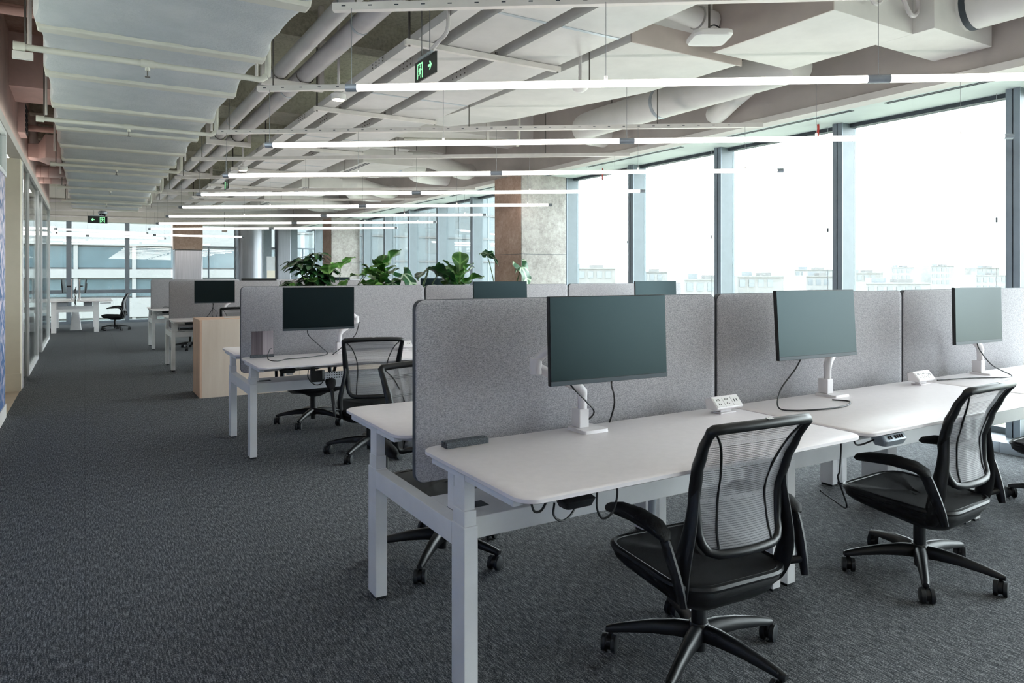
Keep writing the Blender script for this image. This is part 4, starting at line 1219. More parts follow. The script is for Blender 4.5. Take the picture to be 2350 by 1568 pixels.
# ---- slotted rails with linear light tubes
DX, DY = 4.42, -3.06
LT = math.hypot(DX, DY)
AR = math.atan2(DY, DX)
ORD = ('fourth behind the viewpoint', 'third behind the viewpoint', 'second behind the viewpoint', 'overhead at the viewpoint', 'first and nearest in view', 'second in view', 'third in view', 'fourth in view', 'fifth in view', 'sixth in view', 'seventh in view', 'eighth in view')
slot_me = bxm(0, 0.022, -0.0005, 0, -0.003, 0.003).mesh('slot', 'gap_dark', False)
for k in range(-4, 8):
    y = 3.60 + 1.906 * k
    t = thing('slotted_rail', 'thin white slotted steel rail carrying a light tube, ' + ORD[k + 4], 'rail', (1.12, y + 0.08, 2.745), AR, 'slotted rails over the light tubes')
    RL = 5.28
    bxm(0, RL, -0.02, 0.02, -0.02, 0.02).build('channel', 'strut_white', t, smooth=False)
    if 0 <= k <= 2:
        for i in range(36):
            link_mesh('slot', slot_me, t, (0.05 + i * 0.14, -0.0202, 0.002))
    for x in {1: (0.12, 2.5), 2: (0.12, 2.5, 4.3), 3: (0.12, 2.5, 4.3)}.get(k, (0.12, 2.5, 4.6) if k < 4 else (0.12, 2.5)):
        MB().cyl((x, 0, 0.02), (x, 0, ZS - 2.745), 0.005, 8).build('rod', 'rod_dark', t)
    t = thing('linear_light', 'long glowing white light tube hung across the desks, ' + ORD[k + 4], 'light', (1.162, y, 2.31), AR, 'linear light tubes across the office')
    r = 0.019
    half = LT / 2
    for a, b in ((0.06, half - 0.055), (half + 0.055, LT - 0.06)):
        MB().tube([(a, 0, 0), (b, 0, 0)], r, 10).build('tube', 'tube_light', t)
    for a, b in ((0.0, 0.06), (LT - 0.06, LT)):
        MB().tube([(a, 0, 0), (b, 0, 0)], r + 0.0015, 16).build('end_cap', 'cap_grey', t)
    MB().tube([(half - 0.055, 0, 0), (half + 0.055, 0, 0)], r + 0.0015, 16).build('connector', 'cap_grey', t)
    for x in (0.03, half * 0.5, half, half * 1.5, LT - 0.35):
        MB().cyl((x, 0, r), (x, 0, 0.415), 0.0016, 5).build('wire', 'wire_grey', t)
        if x not in (0.03, half):
            MB().cyl((x, 0, r), (x, 0, r + 0.02), 0.009, 8).build('clip', 'ap_white', t)

# far group of tubes beyond the corridor partition
for i, (xa, ya, xb, yb) in enumerate(((-2.4, 17.4, 1.3, 19.2), (-0.6, 20.1, 3.6, 19.7), (-1.8, 20.7, 1.9, 21.6))):
    ang = math.atan2(yb - ya, xb - xa); L_ = math.hypot(xb - xa, yb - ya)
    t = thing('linear_light', 'glowing light tube in front of the far glazing, ' + ('upper one', 'middle one', 'lower one')[i], 'light', (xa, ya, 2.33 + 0.0 * i), ang, 'light tubes at the far end')
    MB().tube([(0.05, 0, 0), (L_ / 2 - 0.04, 0, 0)], 0.022, 8).build('tube', 'tube_light', t)
    MB().tube([(L_ / 2 + 0.04, 0, 0), (L_ - 0.05, 0, 0)], 0.022, 8).build('tube', 'tube_light', t)
    for a, b in ((0, 0.05), (L_ / 2 - 0.04, L_ / 2 + 0.04), (L_ - 0.05, L_)):
        MB().tube([(a, 0, 0), (b, 0, 0)], 0.0235, 12).build('end_cap', 'cap_grey', t)
    for x in (0.03, L_ / 2, L_ - 0.03):
        MB().cyl((x, 0, 0.02), (x, 0, 1.412), 0.0016, 5).build('wire', 'wire_grey', t)

# ---- round downlights on conduits
for i, (x, y, z, lab) in enumerate(((1.785, 5.72, 2.775, 'round warm ceiling lamp under the end of the nearest light tube'), (1.80, 9.92, 2.72, 'round warm ceiling lamp left of the second exit sign'))):
    t = thing('ceiling_downlight', lab, 'lamp', (x, y, z))
    MB().lathe([(0.0, 0.0), (0.052, 0.0), (0.06, 0.004), (0.06, 0.045), (0.055, 0.05), (0.035, 0.052), (0.03, 0.075), (0, 0.075)], n=24).build('housing', 'ap_white', t)
    MB().lathe([(0, -0.002), (0.046, -0.002), (0.046, 0.0), (0, 0.0)], n=24).build('lens', 'warm_lamp', t)
    pts = [(0, 0, 0.07 + 0.02 * k) for k in range(50)]
    MB().tube(pts, [0.011 + 0.0015 * (k % 2) for k in range(50)], 8).build('conduit', 'pipe_grey', t)
t = thing('ceiling_dome_lamp', 'small white domed sensor lamp behind the nearest light tube', 'sensor', (3.17, 4.27, 2.735))
MB().lathe([(0, -0.035), (0.03, -0.03), (0.055, -0.012), (0.06, 0.0), (0.06, 0.02), (0, 0.02)], n=20).build('dome', 'ap_white', t)
pts = [(0, 0, 0.02 + 0.02 * k) for k in range(50)]
MB().tube(pts, [0.012 + 0.0015 * (k % 2) for k in range(50)], 8).build('conduit', 'pipe_grey', t)

# ---- exit signs with running figure and arrow
def exit_sign(name, loc, rz, flip, label, sc=1.0):
    t = thing(name, label, 'sign', loc, rz)
    t.scale = (sc, sc, sc)
    W, Hh = 0.325, 0.132
    bxm(0, W, -0.006, 0.006, 0, Hh).build('plate', 'sign_dark', t, smooth=False, bevel=0.002)
    bxm(-0.001, W + 0.001, -0.0065, 0.0065, Hh, Hh + 0.003).build('edge_strip', 'chrome', t, smooth=False)
    bxm(0.06, W - 0.06, -0.012, 0.012, Hh + 0.003, Hh + 0.02).build('bracket', 'alu', t, smooth=False)
    y = -0.0068
    def poly(nm, P, ox, oz, s=1.0, m=False):
        P = [((-u if m else u) * s + ox, v * s + oz) for u, v in P]
        if m: P = P[::-1]
        MB().loft([[(u, y + 0.0007, v) for u, v in P], [(u, y, v) for u, v in P]]).build(nm, 'sign_green', t, smooth=False)
    fx = W - 0.085 if flip else 0.085
    m = flip
    # door frame
    poly('door_frame', [(-0.042, -0.05), (-0.042, 0.05), (-0.032, 0.05), (-0.032, -0.044)], fx, Hh / 2, 1, m)
    poly('door_frame', [(-0.032, 0.05), (0.042, 0.05), (0.042, 0.04), (-0.032, 0.04)], fx, Hh / 2, 1, m)
    poly('door_frame', [(0.032, 0.04), (0.042, 0.04), (0.042, -0.05), (0.032, -0.05)], fx, Hh / 2, 1, m)
    # running figure
    poly('figure_head', [(0.006 + 0.0075 * cos(a), 0.029 + 0.0075 * sin(a)) for a in [2 * pi * k / 10 for k in range(10)]], fx, Hh / 2, 1, m)
    poly('figure_body', [(-0.008, 0.016), (0.006, 0.02), (0.012, 0.014), (0.006, -0.012), (-0.006, -0.012), (-0.01, 0.0)], fx, Hh / 2, 1, m)
    poly('figure_arm', [(0.008, 0.018), (0.02, 0.006), (0.028, 0.01), (0.029, 0.005), (0.019, -0.001), (0.008, 0.009)], fx, Hh / 2, 1, m)
    poly('figure_arm', [(-0.006, 0.017), (-0.02, 0.012), (-0.023, -0.003), (-0.018, -0.004), (-0.015, 0.006), (-0.006, 0.009)], fx, Hh / 2, 1, m)
    poly('figure_leg', [(-0.002, -0.010), (0.008, -0.012), (0.018, -0.026), (0.013, -0.046), (0.007, -0.045), (0.010, -0.028)], fx, Hh / 2, 1, m)
    poly('figure_leg', [(-0.006, -0.008), (0.004, -0.014), (-0.008, -0.028), (-0.026, -0.030), (-0.027, -0.024), (-0.012, -0.021)], fx, Hh / 2, 1, m)
    ax = 0.085 if flip else W - 0.085
    poly('arrow', [(-0.035, 0.009), (0.0, 0.009), (-0.012, 0.034), (0.004, 0.034), (0.034, 0.0), (0.004, -0.034), (-0.012, -0.034), (0.0, -0.009), (-0.035, -0.009)], ax, Hh / 2, 0.82, m)
    for k in (0.1, W - 0.1):
        MB().cyl((k, 0, Hh + 0.02), (k, 0, Hh + 0.52), 0.003, 6).build('hanger', 'wire_grey', t)
    return t
exit_sign('exit_sign', (1.875, 4.345, 2.60), rad(-90), False, 'green and black exit sign with right arrow above the nearest light tube')
exit_sign('exit_sign', (1.80, 11.35, 2.60), rad(-90), False, 'green and black exit sign with right arrow farther back, beside the light tubes')
exit_sign('exit_sign', (0.05, 18.6, 2.50), 0, True, 'green and black exit sign with left arrow in front of the far glazing', 1.2)
# flexible conduit feeding the first sign
pts = spline([(1.875, 4.10, 2.76), (1.90, 4.05, 2.80), (1.93, 3.98, 2.86), (1.93, 3.97, 3.0), (1.93, 3.97, 3.4), (1.93, 3.97, ZS)], 8)
o = MB().tube(pts, [0.012 + 0.0015 * (k % 2) for k in range(len(pts))], 8).build('flexible_conduit', 'pipe_grey')
tag(o, 'ribbed white conduit dropping to the nearest exit sign', 'conduit')

# ---- ceiling units on the window side
t = thing('fan_coil_box', 'white boxed fan coil unit under the slab at the upper right', 'air unit', (0, 0, 2.94))
bxm(3.88, 4.72, 2.66, 3.62, 0, 0.42).build('main_box', 'duct_white', t, smooth=False, bevel=0.003)
bxm(4.72, 5.46, 2.52, 2.92, 0, 0.36).build('side_box', 'duct_white', t, smooth=False, bevel=0.003)
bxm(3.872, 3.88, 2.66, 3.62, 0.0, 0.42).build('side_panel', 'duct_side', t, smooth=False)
MB().tube([(5.12, 2.52, 0.2), (5.12, 0.6, 0.2)], 0.15, 20).build('spigot_duct', 'duct_white', t)
MB().tube([(5.12, 2.50, 0.2), (5.12, 2.46, 0.2)], 0.153, 20).build('spigot_ring', 'gap_dark', t)
for (x, y) in ((4.1, 2.65), (4.5, 2.65)):
    pts = spline([(x, y - 0.01, 0.3), (x, y - 0.05, 0.18), (x + 0.08, y - 0.06, 0.08), (x + 0.17, y - 0.05, 0.14), (x + 0.19, y - 0.02, 0.36)], 10)
    MB().tube(pts, [0.014 + 0.002 * (k % 2) for k in range(len(pts))], 8).build('flexible_conduit', 'pipe_grey', t)
bxm(4.28, 4.42, 2.60, 2.66, 0.16, 0.30).build('junction_box', 'ap_white', t, smooth=False, bevel=0.004)
bxm(4.31, 4.36, 2.595, 2.60, 0.21, 0.25).build('red_switch', 'red_tag', t, smooth=False)
for x, y in ((3.95, 2.75), (4.65, 2.75), (3.95, 3.5), (4.65, 3.5)):
    MB().cyl((x, y, 0.42), (x, y, ZS - 2.94), 0.006, 8).build('hanger_rod', 'rod_dark', t)

t = thing('flat_duct', 'flat white sheet duct tapering back above the front light tube', 'duct', (0, 0, 2.95))
MB().loft([[(3.24, 3.76, 0), (4.30, 3.76, 0), (4.30, 3.76, 0.14), (3.24, 3.76, 0.14)], [(3.24, 4.75, 0), (4.26, 4.75, 0), (4.26, 4.75, 0.14), (3.24, 4.75, 0.14)],
           [(3.20, 6.4, 0.02), (3.85, 6.4, 0.02), (3.85, 6.4, 0.16), (3.20, 6.4, 0.16)], [(3.20, 7.4, 0.10), (3.60, 7.4, 0.10), (3.60, 7.4, 0.26), (3.20, 7.4, 0.26)]]).build('sheet_body', 'duct_white', t, smooth=False, bevel=0.002)
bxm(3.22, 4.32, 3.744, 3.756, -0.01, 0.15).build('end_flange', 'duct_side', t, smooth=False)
for x, y in ((3.4, 3.9), (4.2, 3.9), (3.4, 6.0)):
    MB().cyl((x, y, 0.14), (x, y, ZS - 2.95), 0.006, 8).build('hanger_rod', 'rod_dark', t)

t = thing('round_duct', 'big white round duct running back to an elbow over the window side', 'duct', (4.96, 3.7, 3.06))
MB().tube(spline([(0, 0, 0), (0, 1.0, 0), (0, 2.0, 0), (0, 2.75, 0), (0.08, 3.0, 0), (0.28, 3.16, 0), (0.53, 3.2, 0)], 5), 0.15, 22).build('run', 'duct_white', t)
MB().tube([(0, 1.6, 0), (0, 1.64, 0)], 0.154, 22).build('joint_ring', 'alu', t)
for y in (0.6, 2.4):
    MB().cyl((0, y, 0.15), (0, y, ZS - 3.06), 0.006, 8).build('hanger_rod', 'rod_dark', t)
t = thing('duct_scoop', 'short white duct scoop against the bulkhead under the big round duct', 'duct', (5.32, 4.95, 2.90))
MB().tube(spline([(-0.02, -0.45, 0.2), (0.0, -0.2, 0.1), (0.05, 0.0, 0.03), (0.08, 0.08, 0.05)], 4), 0.09, 16).build('scoop', 'duct_white', t)

# access point beside the fan coil
t = thing('access_point', 'white rounded wireless access point hanging beside the fan coil box', 'access point', (3.55, 3.35, 2.90), rad(-30))
prof = lambda s, z: [(x * s, y * s, z) for x, y in rrect(-0.13, 0.13, -0.13, 0.13, 0.05, 6)]
MB().loft([prof(0.80, -0.008), prof(0.93, -0.006), prof(1.0, 0.008), prof(0.98, 0.03), prof(0.9, 0.036)]).build('shell', 'ap_white', t)
bxm(-0.04, 0.04, -0.04, 0.04, 0.036, 0.06).build('bracket', 'rod_dark', t, smooth=False)
MB().cyl((0, 0, 0.06), (0, 0, 0.85), 0.008, 8).build('stem', 'rod_dark', t)
MB().tube(spline([(0.05, 0.0, 0.04), (0.09, 0.02, 0.07), (0.05, 0.04, 0.11), (0.0, 0.02, 0.09)], 5), 0.005, 6).build('lead', 'cable_black', t)
t = thing('insulated_pipe', 'white lagged pipe with open ends behind the access point', 'pipe', (3.36, 3.62, 3.18))
MB().tube([(-0.3, 0.0, 0.03), (0.35, 0.0, -0.02)], 0.075, 16).build('lagging', 'duct_white', t)
MB().tube([(0.36, 0, -0.02), (0.50, 0, -0.03)], 0.085, 16).build('lagging_collar', 'duct_white', t)

# slim sprinkler branch with drop near the concrete column
t = thing('sprinkler_pipe', 'slim white sprinkler branch with a drop in front of the bulkhead', 'pipe', (3.9, 7.6, 2.98))
MB().tube(spline([(-0.6, 0.4, 0), (0.3, -0.02, 0), (0.62, -0.18, 0), (0.66, -0.2, 0.02), (0.66, -0.2, 0.775)], 5), 0.018, 10).build('branch', 'flange_cream', t)
MB().cyl((0.64, -0.2, -0.07), (0.64, -0.2, 0.02), 0.02, 10).build('drop', 'flange_cream', t)
bxm(0.30, 0.33, -0.05, -0.02, -0.03, 0.77).build('hanger', 'strut_white', t, smooth=False)

# repeated duct clusters farther back
for i, (y, lab) in enumerate(((9.6, 'over the second row'), (12.9, 'over the planter'), (16.0, 'over the far rows'))):
    t = thing('flat_duct', 'white flat supply duct with slot diffuser ' + lab, 'duct', (3.35, y, 2.92))
    MB().loft([[(0, 0, 0), (0.75, 0, 0), (0.75, 0, 0.2), (0, 0, 0.2)], [(0, 1.5, 0), (0.75, 1.5, 0), (0.75, 1.5, 0.2), (0, 1.5, 0.2)], [(0.1, 2.1, 0.1), (0.5, 2.1, 0.1), (0.5, 2.1, 0.3), (0.1, 2.1, 0.3)]]).build('sheet_body', 'duct_white', t, smooth=False, bevel=0.003)
    for x in (0.06, 0.10):
        bxm(x, x + 0.015, 0.05, 1.2, -0.004, 0).build('diffuser_slot', 'gap_dark', t, smooth=False)
    for yy_ in (0.2, 1.4):
        MB().cyl((0.6, yy_, 0.2), (0.6, yy_, ZS - 2.92), 0.006, 8).build('hanger_rod', 'rod_dark', t)
    t = thing('round_duct', 'white round duct crossing to the bulkhead ' + lab, 'duct', (4.1, y + 0.75, 3.08))
    MB().tube(spline([(0.0, 0, 0), (0.25, 0, 0), (0.45, 0.12, -0.01), (0.55, 0.4, -0.02), (0.7, 0.75, -0.03), (1.0, 0.95, -0.03), (1.39, 1.0, -0.03)], 5), 0.14, 18).build('run', 'duct_white', t)
    MB().tube([(0.08, 0, 0), (0.11, 0, 0)], 0.145, 18).build('joint_ring', 'alu', t)
    MB().cyl((0.6, 0.5, 0.1), (0.6, 0.5, ZS - 3.08), 0.006, 8).build('hanger_rod', 'rod_dark', t)
    t = thing('flexible_duct', 'drooping white flexible duct ' + lab, 'duct', (4.12, y + 0.2, 3.06))
    MB().tube(spline([(0, 0, 0), (0.3, -0.05, 0.0), (0.7, 0.05, -0.07), (1.05, 0.3, -0.08), (1.25, 0.44, -0.04)], 6), [0.12 + 0.004 * (k % 2) for k in range(25)], 18).build('run', 'duct_white', t)

# camera dome and pipes at the far end of the duct
t = thing('camera_dome', 'small dark domed security camera under the end of the wrapped duct', 'camera', (0.35, 18.7, 2.74))
MB().lathe([(0, -0.09), (0.05, -0.075), (0.075, -0.04), (0.08, -0.02), (0, -0.02)], n=18).build('dome', 'black_glass', t)
MB().lathe([(0, -0.02), (0.095, -0.02), (0.1, 0.03), (0.05, 0.06), (0, 0.06)], n=18).build('collar', 'cap_grey', t)
MB().cyl((0, 0, 0.06), (0, 0, ZS - 2.74), 0.02, 10).build('stem', 'cap_grey', t)
for i, (z, y, r) in enumerate(((3.02, 18.95, 0.05), (2.84, 21.4, 0.03))):
    o = MB().tube([(-5.9, y + 0.3, z), (0.0, y, z), (4.5, y - 0.2, z + 0.05)], r, 10).build('far_pipe', 'pipe_grey')
    tag(o, ('grey pipe crossing the far end behind the duct', 'thin grey rail crossing above the far glazing')[i], 'pipe')

# added strip light, hidden on the corridor head rail, to brighten the upper wall
t = thing('added_cove_light', 'added unseen warm strip light on top of the corridor head rail', 'light', (XW, 2.0, 2.76))
bxm(0.002, 0.018, 0, 15.4, 0.0, 0.006).build('channel', 'alu', t, smooth=False)
bxm(0.004, 0.016, 0, 15.4, 0.006, 0.010).build('strip', 'added_cove_glow', t, smooth=False)

# ================================================================== plywood planter with plants
PX0, PX1, PY0, PY1, PZ = 1.06, 5.27, 8.28, 8.85, 0.846
t = thing('planter_cabinet', 'long pale plywood planter cabinet between the second and third rows', 'planter', (PX0, PY0, 0))
L_, D_ = PX1 - PX0, PY1 - PY0
bxm(0, 0.02, 0.0, D_, 0, PZ).build('end_panel', 'plywood_edge', t, smooth=False)
bxm(L_ - 0.02, L_, 0.0, D_, 0, PZ).build('end_panel', 'plywood_edge', t, smooth=False)
for k in range(4):
    a = 0.02 + k * (L_ - 0.04) / 4; b = a + (L_ - 0.04) / 4
    bxm(a + 0.001, b - 0.001, 0.0, 0.02, 0, PZ).build('front_panel', 'plywood', t, smooth=False)
    bxm(a + 0.001, b - 0.001, D_ - 0.02, D_, 0, PZ).build('back_panel', 'plywood', t, smooth=False)
bxm(0.02, 0.95, 0.02, D_ - 0.02, PZ - 0.03, PZ).build('top_board', 'plywood_edge', t, smooth=False)
for k in range(2):
    bxm(0.95, L_ - 0.02, 0.02 if k == 0 else D_ - 0.05, 0.05 if k == 0 else D_ - 0.02, PZ - 0.03, PZ).build('top_rim', 'plywood_edge', t, smooth=False)
so_ = MB().sheet(lambda u, v: (0.95 + (L_ - 0.97) * u, 0.05 + (D_ - 0.10) * v, PZ - 0.06 + 0.012 * sin(40 * u + 9 * v)), 40, 6).build('soil_bed', 'soil', t)
bxm(0.30, 0.56, 0.30, 0.36, PZ, PZ + 0.006).build('socket_plate', 'kiosk_white', t, smooth=False)

# ---- leaf shapes (local: base at origin, grows along +Y, upper face +Z, tip droops)
def leaf_mesh(name, mat, L, W, shape, droop=0.25, fold=0.15, wave=0.02, nu=8, nv=12, notch=0.0):
    mb = MB()
    def fn(u, v):
        x = 2 * u - 1
        w = shape(v) * W / 2
        y = v * L - (notch * L * (abs(x) ** 1.3) * max(0.0, 1 - v * 2.2))
        yy = y
        z = fold * abs(x) * w - droop * L * v * v + wave * sin(14 * v + (3 if x > 0 else 0)) * abs(x)
        return (x * w, yy * (1 - 0.18 * droop * v), z)
    mb.sheet(fn, nu, nv)
    return mb.mesh(name, mat)
ovate = lambda v: (sin(pi * min(1, max(0.0, v)) ** 0.8)) ** 0.75 + 0.02
fiddle = lambda v: max(0.03, (0.42 + 0.6 * v - 0.16 * sin(pi * v * 1.6) ** 2) * math.sqrt(max(0, 1 - max(0, (v - 0.72) / 0.28) ** 2.2)) * min(1, v / 0.06 + 0.2))
arrow = lambda v: max(0.02, 1.05 * (1 - v) ** 0.8 * min(1, 0.72 + v * 2.5) + 0.05 * abs(sin(v * 22)) * (1 - v))
split = lambda v: max(0.02, ovate(v) * (0.72 + 0.28 * abs(sin(v * 17))))
slim = lambda v: max(0.02, sin(pi * min(1.0, max(0.0, v * 0.97 + 0.02))) ** 0.9)
LM = {
    'fig': leaf_mesh('fig_leaf', 'leaf_fig', 0.33, 0.26, fiddle, 0.22, 0.25, 0.018),
    'figs': leaf_mesh('fig_leaf_small', 'leaf_fig', 0.24, 0.17, fiddle, 0.3, 0.3, 0.015),
    'aloc': leaf_mesh('alocasia_leaf', 'leaf_alocasia', 0.34, 0.24, arrow, 0.55, 0.12, 0.02, notch=0.32),
    'mon': leaf_mesh('monstera_leaf', 'leaf_dark', 0.36, 0.30, split, 0.45, 0.18, 0.02, nv=22),
    'pale': leaf_mesh('pale_leaf', 'leaf_pale', 0.22, 0.19, split, 0.35, 0.2, 0.015, nv=18),
    'umb': leaf_mesh('umbrella_leaflet', 'leaf_dark', 0.13, 0.055, slim, 0.35, 0.2, 0.004, nu=4, nv=6),
}
def aim(d, roll=0.0):
    d = Vector(d).normalized()
    q = d.to_track_quat('Y', 'Z')
    return (q @ Euler((0, roll, 0)).to_quaternion()).to_euler()

def leaf(t, kind, at, d, s=1.0, roll=0.0, stem_from=None, sr=0.006):
    o = link_mesh('leaf', LM[kind], t, at, aim(d, roll), (s, s, s))
    if stem_from is not None:
        a = Vector(stem_from); b = Vector(at)
        mid = a.lerp(b, 0.55) + Vector((0, 0, 0.06 * (b - a).length))
        MB().tube(spline([a, mid, b], 5), [sr] * 11, 6).build('stalk', 'stem_green', t)
    return o

SOIL = PZ - 0.06
YC = (PY0 + PY1) / 2
rp = random.Random(21)

def fig_plant(x, label, hh, n, lean):
    t = thing('fiddle_leaf_fig', label, 'plant', (x, YC, SOIL))
    top = Vector((lean, 0, hh))
    MB().tube(spline([(0, 0, 0), (lean * 0.3, 0.01, hh * 0.5), top], 5), [0.012] * 11, 8).build('trunk', 'bark', t)
    for k in range(n):
        f = 0.25 + 0.75 * k / (n - 1)
        a = k * 2.4 + 0.6
        p = Vector((lean * f * f, 0, hh * f))
        el = 0.15 + 1.0 * f * f
        leaf(t, 'fig', p, (cos(a) * cos(el), sin(a) * cos(el) - 0.25, sin(el)), 0.85 + 0.4 * rp.random(), rp.uniform(-0.5, 0.5))
    return t

# umbrella plant: many small leaflets in whorls
t = thing('umbrella_plant', 'bushy dark green umbrella plant at the left end of the planter row', 'plant', (2.33, YC + 0.05, SOIL))
tips = []
for k in range(26):
    a = k * 2.39996
    r = 0.05 + 0.19 * math.sqrt((k + 0.5) / 26)
    z = 0.83 - 0.9 * r * r / 0.05 * 0.25 - 0.13 * (k % 3)
    p = Vector((r * cos(a), r * sin(a) * 0.8, z))
    tips.append(p)
    MB().tube(spline([(0, 0, 0), (p.x * 0.3, p.y * 0.3, z * 0.6), p], 4), [0.006] * 9, 6).build('stalk', 'stem_green', t)
    for j in range(7):
        b = j * 2 * pi / 7 + k
        out = Vector((cos(b), sin(b), -0.15 + 0.35 * rp.random())) + Vector((p.x, p.y, 0)) * 1.2
        leaf(t, 'umb', p, out, 1.25 + 0.45 * rp.random(), rp.uniform(-0.3, 0.3))

t = thing('philodendron', 'low plant with pale lobed leaves spilling in front of the umbrella plant', 'plant', (2.62, YC - 0.08, SOIL))
for k, (dx, dy, dz, ax, az, s) in enumerate(((-0.42, -0.05, 0.35, -0.9, 0.2, 0.9), (-0.30, -0.1, 0.42, -0.5, 0.45, 0.8), (-0.12, -0.12, 0.52, -0.2, 0.6, 1.0), (0.02, -0.1, 0.58, 0.2, 0.7, 1.05), (0.14, -0.06, 0.48, 0.6, 0.3, 1.0), (0.25, -0.1, 0.40, 0.8, 0.1, 0.9),
                                                (-0.05, -0.15, 0.38, -0.1, 0.1, 1.1), (0.34, 0.0, 0.50, 0.7, 0.5, 1.0), (0.42, 0.02, 0.56, 0.5, 0.6, 0.95), (0.46, -0.06, 0.38, 0.9, -0.1, 1.0), (-0.22, 0.05, 0.36, -0.8, 0.0, 0.9), (0.10, -0.16, 0.34, 0.3, -0.1, 1.0))):
    leaf(t, 'pale', (dx, dy, dz + 0.04), (ax, -0.55, az), s * 1.25, rp.uniform(-0.4, 0.4), (dx * 0.2, 0, 0), 0.004)

fig_plant(3.20, 'fiddle leaf fig with broad bright leaves, left one of two', 0.58, 19, 0.03)
fig_plant(4.30, 'fiddle leaf fig with broad bright leaves, right one of two', 0.54, 17, 0.04)

t = thing('alocasia', 'arching plant with a drooping veined leaf beside the left fig', 'plant', (3.50, YC - 0.05, SOIL))
leaf(t, 'aloc', (-0.02, -0.05, 0.56), (0.25, -0.6, -0.35), 1.05, 0.3, (0.10, 0, 0))
leaf(t, 'aloc', (-0.16, -0.05, 0.45), (-0.3, -0.7, -0.5), 0.9, -0.2, (0.06, 0, 0))
t = thing('monstera', 'plant with large arching split leaves between the two figs', 'plant', (3.83, YC - 0.02, SOIL))
leaf(t, 'mon', (0.02, -0.05, 0.62), (0.9, -0.35, -0.05), 1.15, -0.5, (-0.18, 0, 0), 0.008)
leaf(t, 'mon', (0.05, 0.02, 0.60), (-0.75, -0.45, 0.05), 0.9, 0.4, (-0.14, 0, 0), 0.008)
leaf(t, 'mon', (0.16, -0.03, 0.56), (0.8, -0.4, -0.45), 1.0, -0.4, (-0.10, 0, 0), 0.008)
leaf(t, 'aloc', (0.02, -0.14, 0.36), (0.2, -0.7, -0.6), 0.75, 0.2, (-0.05, 0, 0))
leaf(t, 'aloc', (0.16, -0.12, 0.34), (0.5, -0.7, -0.3), 0.7, 0.0, (-0.02, 0, 0))
t = thing('alocasia', 'tall single stalk with a spread arrow leaf in front of the concrete column', 'plant', (4.92, YC, SOIL))
leaf(t, 'aloc', (-0.17, -0.02, 0.84), (-0.75, -0.35, 0.35), 0.72, 0.5, (0.05, 0, 0), 0.007)
leaf(t, 'aloc', (-0.16, -0.02, 0.84), (0.85, -0.25, -0.35), 0.62, -0.5)
t = thing('alocasia', 'drooping pale veined arrow leaf at the right end of the planter row', 'plant', (5.0, YC - 0.17, SOIL))
leaf(t, 'aloc', (0.18, -0.06, 0.66), (0.28, -0.55, -0.75), 1.1, 0.25, (0.02, 0, 0), 0.009)
leaf(t, 'aloc', (0.17, -0.05, 0.66), (-0.8, -0.4, 0.0), 0.5, 0.2)
t = thing('hanging_plant', 'small variegated plant trailing in the gap between the second row dividers', 'plant', (3.62, PY0 - 0.02, PZ))
for k, (dx, dz, ax, az, s) in enumerate(((0.0, 0.10, 0.0, -0.6, 0.7), (0.07, 0.13, 0.5, -0.3, 0.75), (-0.07, 0.12, -0.6, -0.3, 0.7), (0.02, -0.02, 0.1, -0.9, 0.6), (-0.02, -0.14, -0.1, -0.95, 0.6), (0.01, -0.26, 0.1, -0.95, 0.5))):
    leaf(t, 'pale', (dx, -0.03, dz), (ax, -0.5, az), s, rp.uniform(-0.3, 0.3))
MB().tube(spline([(0, 0.06, -0.05), (0, 0.03, 0.03), (0, -0.04, 0.06), (0.0, -0.04, -0.1), (0.0, -0.035, -0.3)], 5), [0.004] * 21, 6).build('vine', 'stem_green', t)

# ================================================================== far left corner: bench seen end-on
t = thing('bench_desk', 'white bench desk seen end-on in the far left corner by the glazing', 'desk', (-0.19, 19.1, 0))
for s in (-1, 1):
    bxm(min(s * 0.03, s * 0.75), max(s * 0.03, s * 0.75), 0, 1.9, 0.705, 0.73).build('tabletop', 'desk_white', t, smooth=False, bevel=0.004)
    for y in (0.05, 1.8):
        bxm(s * 0.42 - 0.05, s * 0.42 + 0.05, y, y + 0.06, 0, 0.705).build('leg', 'white_metal', t, smooth=False)
    bxm(s * 0.25 - 0.09, s * 0.25 + 0.09, 0.2, 1.7, 0.60, 0.69).build('cable_basket', 'edge_grey', t, smooth=False)
for y in (0.05, 1.8):
    bxm(-0.37, 0.37, y, y + 0.06, 0.47, 0.54).build('cross_beam', 'white_metal', t, smooth=False)
MB().loft([[(x, y, 0.0) for x, y in rrect(-0.12, 0.12, 0.85, 1.05, 0.02, 3)], [(x, y, 0.47) for x, y in rrect(-0.07, 0.07, 0.88, 1.02, 0.02, 3)]]).build('centre_column', 'white_metal', t)
t = thing('cable_bundle', 'tangle of cables along the middle of the far corner desk', 'cable', (-0.19, 19.2, 0.6))
for k in range(5):
    rr_ = random.Random(k)
    pts = [(rr_.uniform(-0.02, 0.02), rr_.uniform(0, 0.5), 0.0 + 0.09 * j) for j in range(6)]
    MB().tube(spline(pts, 4), 0.006, 5).build('strand', 'cable_black' if k % 2 else 'wire_grey', t)
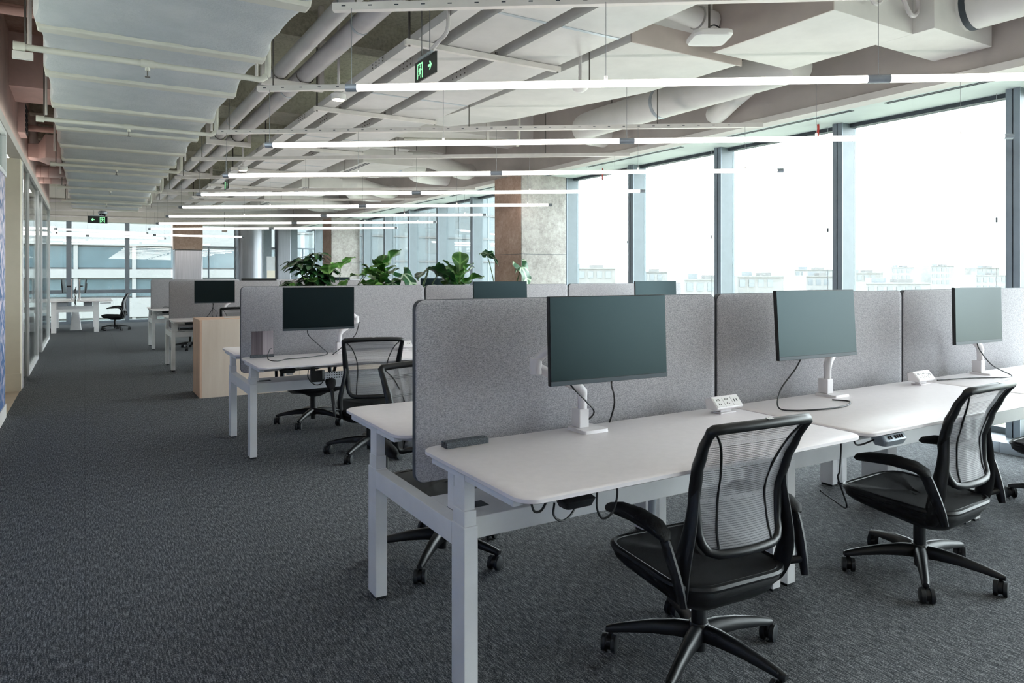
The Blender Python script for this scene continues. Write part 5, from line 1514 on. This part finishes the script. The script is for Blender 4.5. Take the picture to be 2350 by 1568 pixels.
for i, (x, yaw, lab) in enumerate(((-0.42, 84, 'monitor seen edge-on at the left of the far corner desk'), (0.0, -88, 'monitor seen edge-on at the right of the far corner desk'))):
    m = copy_tree(mon0)
    m.location = (x, 19.75, 1.06); m.rotation_euler = (rad(-4), 0, rad(yaw)); m['label'] = lab; m['group'] = 'monitors of the far corner desk'
    a = thing('monitor_stand', 'thin monitor post of the far corner desk, ' + ('left one', 'right one')[i], 'monitor stand', (-0.27 + 0.16 * i, 19.75, 0.73))
    MB().cyl((0, 0, 0), (0, 0, 0.5), 0.018, 10).build('post', 'white_plastic', a)
    MB().cyl((0, 0, 0.33), (-0.10 if i == 0 else 0.07, 0, 0.33), 0.014, 8).build('upper_arm', 'cable_black', a)
    MB().lathe([(0, 0), (0.05, 0), (0.05, 0.01), (0, 0.01)]).build('base_plate', 'white_plastic', a)
for (x, y, yaw, lab) in ((0.62, 19.55, 80, 'black task chair on the right of the far corner desk'), (-0.95, 19.5, -85, 'black task chair on the left of the far corner desk, behind the glass')):
    c = copy_tree(chair0)
    c.location = (x, y, 0); c.rotation_euler = (0, 0, rad(yaw)); c['label'] = lab; c['group'] = 'chairs of the far corner desk'
o = bxm(0.30, 0.52, 19.05, 19.09, 0.66, 0.685).build('control_box', 'kiosk_white', smooth=False)
tag(o, 'white control box under the right edge of the far corner desk', 'box')

# behind the glass partition: whiteboard and a meeting table
t = thing('whiteboard', 'large white board standing behind the glass partition', 'whiteboard', (-1.30, 11.2, 0))
bxm(-0.02, 0.02, 0, 6.2, 0.82, 2.12).build('board', 'whiteboard', t, smooth=False)
for y in (0.05, 2.9, 6.0):
    bxm(-0.03, 0.03, y, y + 0.05, 0, 0.82).build('leg', 'white_metal', t, smooth=False)
t = thing('meeting_table', 'white meeting table behind the glass partition', 'table', (-1.9, 15.2, 0))
bxm(-0.5, 0.5, 0, 1.8, 0.70, 0.73).build('tabletop', 'desk_white', t, smooth=False, bevel=0.004)
for x in (-0.45, 0.39):
    for y in (0.06, 1.68):
        bxm(x, x + 0.06, y, y + 0.06, 0, 0.70).build('leg', 'white_metal', t, smooth=False)
    bxm(x, x + 0.06, 0.12, 1.68, 0.45, 0.52).build('side_rail', 'white_metal', t, smooth=False)

# added lamp, out of view above the rail, to brighten the side room
t = thing('added_lamp_panel', 'added unseen long flat lamp brightening the white board in the glazed side room', 'lamp', (-0.97, 13.8, 2.95))
bxm(-0.14, 0.14, -3.0, 3.0, 0.0, 0.05).build('frame', 'white_metal', t, smooth=False)
bxm(-0.12, 0.12, -2.97, 2.97, -0.004, 0.0).build('diffuser', 'added_panel_lamp', t, smooth=False)
for x in (-2.5, 2.5):
    MB().cyl((0, x, 0.05), (0, x, ZS - 2.95), 0.005, 6).build('rod', 'rod_dark', t)

# standing display board near the far columns
t = thing('display_board', 'narrow white standing display board by the far metal columns', 'board', (4.62, 21.2, 0), rad(-6))
bxm(-0.12, 0.12, -0.02, 0.02, 0.02, 1.86).build('panel', 'kiosk_white', t, smooth=False)
bxm(0.12, 0.15, -0.03, 0.03, 0, 1.87).build('side_post', 'black_plastic', t, smooth=False)
bxm(-0.11, 0.11, -0.023, -0.02, 0.45, 1.45).build('poster', 'plaster_cream', t, smooth=False)
bxm(-0.16, 0.18, -0.15, 0.15, 0, 0.02).build('foot', 'black_plastic', t, smooth=False)
# small box hanging near the far tubes
o = bxm(3.0, 3.12, 19.3, 19.36, 2.42, 2.52).build('junction_box', 'duct_side', smooth=False)
tag(o, 'small beige box hanging among the farthest light tubes', 'box')
o2 = MB().cyl((3.06, 19.33, 2.52), (3.06, 19.33, ZS), 0.006, 6).build('hanger', 'rod_dark', o)
